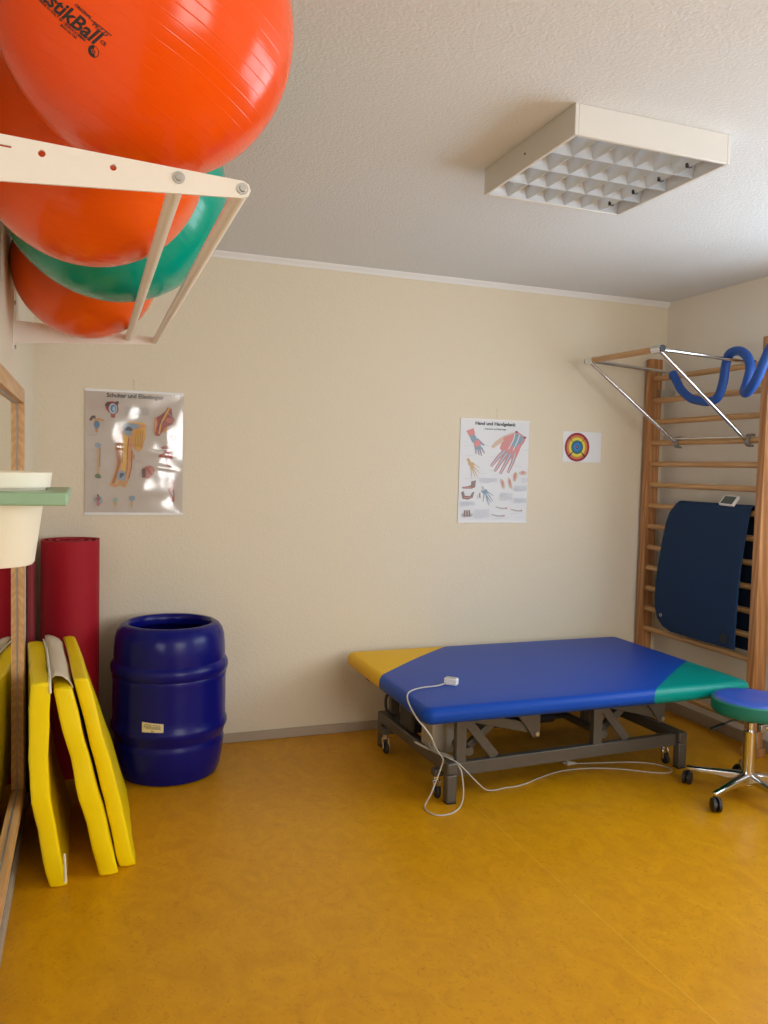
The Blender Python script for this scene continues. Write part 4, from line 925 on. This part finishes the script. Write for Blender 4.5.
# ================================================================== WALL BARS
PX0, PX1 = 3.203, 3.289
RX = 3.243
wbx = thing('wall_bars', (3.31, 3.67, 0), 'wooden wall bars with two posts and round rungs on the right wall', 'wall bars')
for (y0, y1, zt) in ((3.165, 3.212, 2.160), (4.072, 4.119, 2.150)):
    bm = B(); box(bm, (PX0, y0, 0.045), (PX1, y1, zt)); ps = obj('post', bm, 'wood_post', wbx, bevel=0.004)
    bm = B(); box(bm, (PX0-0.012, y0-0.012, 0.0), (PX1+0.008, y1+0.010, 0.045)); obj('post_foot', bm, 'wood_post', ps, bevel=0.004)
    bm = B(); ym = y0 if y0 > 4 else y1
    box(bm, (PX1-0.03, ym-0.03 if y0 > 4 else ym, 1.915), (XR, ym if y0 > 4 else ym+0.03, 1.965)); obj('wall_angle', bm, 'steel', ps, bevel=0.001)
zs = [2.030, 1.896, 1.768, 1.640, 1.512, 1.386, 1.258, 1.130, 1.003, 0.877, 0.750, 0.624, 0.500, 0.30, 0.165]
for z in zs:
    bm = B(); tube(bm, [(RX, 3.212, z), (RX, 4.072, z)], 0.0165, 20, sx=1.15); obj('rung', bm, 'wood_rung', wbx, smooth=True)

# ---- pull-up attachment
pu = thing('pull_up_bar', (3.0, 3.65, 1.62), 'chrome hook-on pull-up frame with a wooden grip, hung on the upper wall bars', 'pull-up bar')
A, Bp = Vector((2.66, 3.922, 2.082)), Vector((2.66, 3.328, 2.073))
bm = B(); tube(bm, [A+Vector((0, -0.03, 0)), Bp+Vector((0, 0.04, 0))], 0.0165, 20); obj('wooden_grip', bm, 'wood_rung', pu, smooth=True)
for P_, s_, MT_, HK in ((A, 1, Vector((3.212, 3.915, 2.050)), Vector((3.212, 3.842, 1.635))), (Bp, -1, Vector((3.212, 3.315, 2.046)), Vector((3.212, 3.300, 1.632)))):
    bm = B(); tube(bm, [P_+Vector((0, -s_*0.045, 0)), P_+Vector((0, s_*0.022, 0))], 0.020, 20); sk = obj('end_socket', bm, 'chrome', pu, bevel=0.002)
    bm = B(); tube(bm, [P_+Vector((0, s_*0.022, 0)), P_+Vector((0, s_*0.030, 0))], 0.018, 20); obj('end_cap', bm, 'black', sk, bevel=0.002)
    bm = B(); tube(bm, [P_, MT_], 0.0105, 16); obj('top_rod', bm, 'chrome', pu, smooth=True)
    bm = B(); tube(bm, [P_+Vector((0.01, 0, -0.012)), HK+Vector((-0.006, 0, 0.012))], 0.0105, 16); obj('diagonal_rod', bm, 'chrome', pu, smooth=True)
    bm = B()
    arc = [(RX+0.0225*math.cos(math.radians(a)), 1.640+0.0225*math.sin(math.radians(a))) for a in range(60, 286, 15)]
    pr2 = [(x, z) for x, z in arc]+[(RX+0.0345*math.cos(math.radians(a)), 1.640+0.0345*math.sin(math.radians(a))) for a in range(285, 59, -15)]
    prism(bm, pr2, lambda u, v, w_: (u, HK.y-0.015+w_, v), 0.03)
    obj('hook', bm, 'hook_grey', pu, bevel=0.001)
    bm = B(); ar = [(RX+0.0215*math.cos(math.radians(a)), 2.030+0.0215*math.sin(math.radians(a))) for a in range(0, 226, 15)]
    ar2 = ar+[(RX+0.026*math.cos(math.radians(a)), 2.030+0.026*math.sin(math.radians(a))) for a in range(225, -1, -15)]
    prism(bm, ar2, lambda u, v, w_: (u, MT_.y-0.012+w_, v), 0.024); obj('top_hook', bm, 'black', pu)
bm = B(); tube(bm, [(3.200, 3.842, 1.660), (3.200, 3.300, 1.657)], 0.006, 12); obj('cross_rod', bm, 'chrome', pu, smooth=True)
# ---- blue wavy foam noodle hung over the frame
bm = B()
pts = [(3.14, 3.80, 2.030), (3.135, 3.755, 1.975), (3.13, 3.71, 1.927), (3.13, 3.65, 1.885), (3.125, 3.587, 1.863), (3.12, 3.479, 1.846), (3.12, 3.415, 1.868), (3.12, 3.382, 1.945), (3.12, 3.370, 2.030), (3.11, 3.335, 2.082), (3.10, 3.26, 2.086), (3.08, 3.185, 2.048), (3.06, 3.140, 1.985), (3.05, 3.145, 1.915), (3.035, 3.145, 1.868), (3.00, 3.085, 1.862), (2.97, 3.01, 1.905), (2.96, 2.955, 1.985), (2.97, 2.92, 2.06), (3.00, 2.88, 2.10), (3.04, 2.84, 2.09)]
sp_ = smooth_path(pts, 8); tube(bm, sp_, 0.0235, 20)
nd = obj('foam_noodle', bm, 'noodle', None, origin=(3.1, 3.5, 1.87), smooth=True)
tag(nd, 'blue wavy foam tube draped over the chrome pull-up frame', 'foam tube')
bm = B(); d_ = (sp_[0]-sp_[1]).normalized(); tube(bm, [sp_[0]-d_*0.001, sp_[0]+d_*0.004], 0.020, 20); obj('end_plug', bm, 'black', nd)

# ================================================================== NAVY MAT over the rungs
ym0, ym1 = 3.268, 3.845
def nm_outline():
    # front flap in (y, z): skewed, with rounded lower corners
    return [(3.245, 1.286), (3.80, 1.286), (3.850, 1.235), (3.872, 1.165), (3.885, 1.065), (3.900, 0.925), (3.908, 0.825), (3.910, 0.725), (3.903, 0.656), (3.881, 0.600), (3.831, 0.560), (3.744, 0.545), (3.58, 0.545), (3.427, 0.548), (3.272, 0.555), (3.269, 0.687), (3.267, 0.827), (3.265, 0.967), (3.260, 1.088), (3.252, 1.193)]
nmr = thing('exercise_mat', (3.29, 3.6, 0.53), 'dark navy foam mat hung over a rung of the wall bars', 'exercise mat')
bm = B(); fo = nm_outline()
a = []; b_ = []
for y, z in fo:
    t_ = (1.286-z)/0.75; x = 3.262-0.052*math.sin(min(t_*1.0, 1)*PI*0.55)
    if z > 1.28: x = 3.272
    a.append(bm.verts.new((x, y, z))); b_.append(bm.verts.new((x+0.012, y, z-(0.0 if z < 1.28 else 0.006))))
# grid fill via horizontal strips for a smooth curve
bm.free(); bm = B(); 
def span(z):
    L_ = []; n = len(fo)
    for i in range(n):
        (y0, z0), (y1, z1) = fo[i], fo[(i+1) % n]
        if (z0-z)*(z1-z) <= 0 and abs(z0-z1) > 1e-9: L_.append(y0+(y1-y0)*(z-z0)/(z1-z0))
    return min(L_), max(L_)
NZ_, NY_ = 40, 16; grid = []
def nav_x(t_): return 3.212-0.040*math.sin(t_*PI*0.62)
for j in range(NZ_+1):
    t_ = j/NZ_; z = 1.2855-(1.2855-0.5420)*t_
    s0, s1 = span(max(min(z, 1.2855), 0.545)); 
    if z < 0.556: s0, s1 = 3.275, 3.765
    grid.append([(nav_x(t_)+0.004*math.sin(k*0.5)*t_*0.6, s0+(s1-s0)*k/NY_, z) for k in range(NY_+1)])
top_arc = []
for k in range(1, 8):   # over the rung
    aa = math.radians(180-180*k/8); s0, s1 = 3.245, 3.80
    top_arc.append([(RX+0.031*math.cos(aa), s0+(s1-s0)*i/NY_, 1.2855-0.010+0.022*math.sin(aa)) for i in range(NY_+1)])
rear = []
for j in range(0, 21):
    t_ = j/20; z = 1.2755-(1.2755-0.530)*t_
    rear.append([(RX+0.031+0.006*t_, 3.232+(3.78-3.232)*i/NY_+0.02*t_, z) for i in range(NY_+1)])
rows = grid[::-1]+top_arc+rear
G = [[bm.verts.new(p) for p in r] for r in rows]
for r0, r1 in zip(G, G[1:]):
    for i in range(NY_): bm.faces.new((r0[i], r0[i+1], r1[i+1], r1[i]))
o = obj('foam_sheet', bm, 'navy_foam', nmr, smooth=True); so = o.modifiers.new('sol', 'SOLIDIFY'); so.thickness = 0.010; so.offset = 0
be = o.modifiers.new('bev', 'BEVEL'); be.width = 0.003; be.segments = 2; be.limit_method = 'ANGLE'; be.angle_limit = 1.0
bm = B(); lathe(bm, [(0.008, 0), (0.010, -0.003), (0.007, -0.004)], (nav_x(0.90)-0.0055, 3.845, 0.625), 18, axis='X'); obj('eyelet', bm, 'steel', nmr)
bm = B(); lathe(bm, [(0.0005, -0.0015), (0.028, -0.0015), (0.028, 0)], (nav_x(0.95)-0.0055, 3.345, 0.59), 24, axis='X'); obj('stamp', bm, 'black', nmr, label='dark round maker mark')
# ---- small display lying on the mat
bm = B(); rt_ = Matrix.Rotation(math.radians(-50), 3, 'Y') @ Matrix.Rotation(math.radians(3), 3, 'X')
tm = thing('digital_timer', (3.22, 3.39, 1.305), 'small white digital clock with dark display on top of the navy mat', 'clock')
pv = (3.222, 3.405, 1.318)
box(bm, (3.190, 3.357, 1.310), (3.254, 3.458, 1.326), rot=rt_, piv=pv); obj('clock_case', bm, 'white_plastic', tm, bevel=0.004)
bm = B(); box(bm, (3.196, 3.367, 1.3262), (3.246, 3.446, 1.3275), rot=rt_, piv=pv); obj('display', bm, 'lcd', tm, label='dark display')
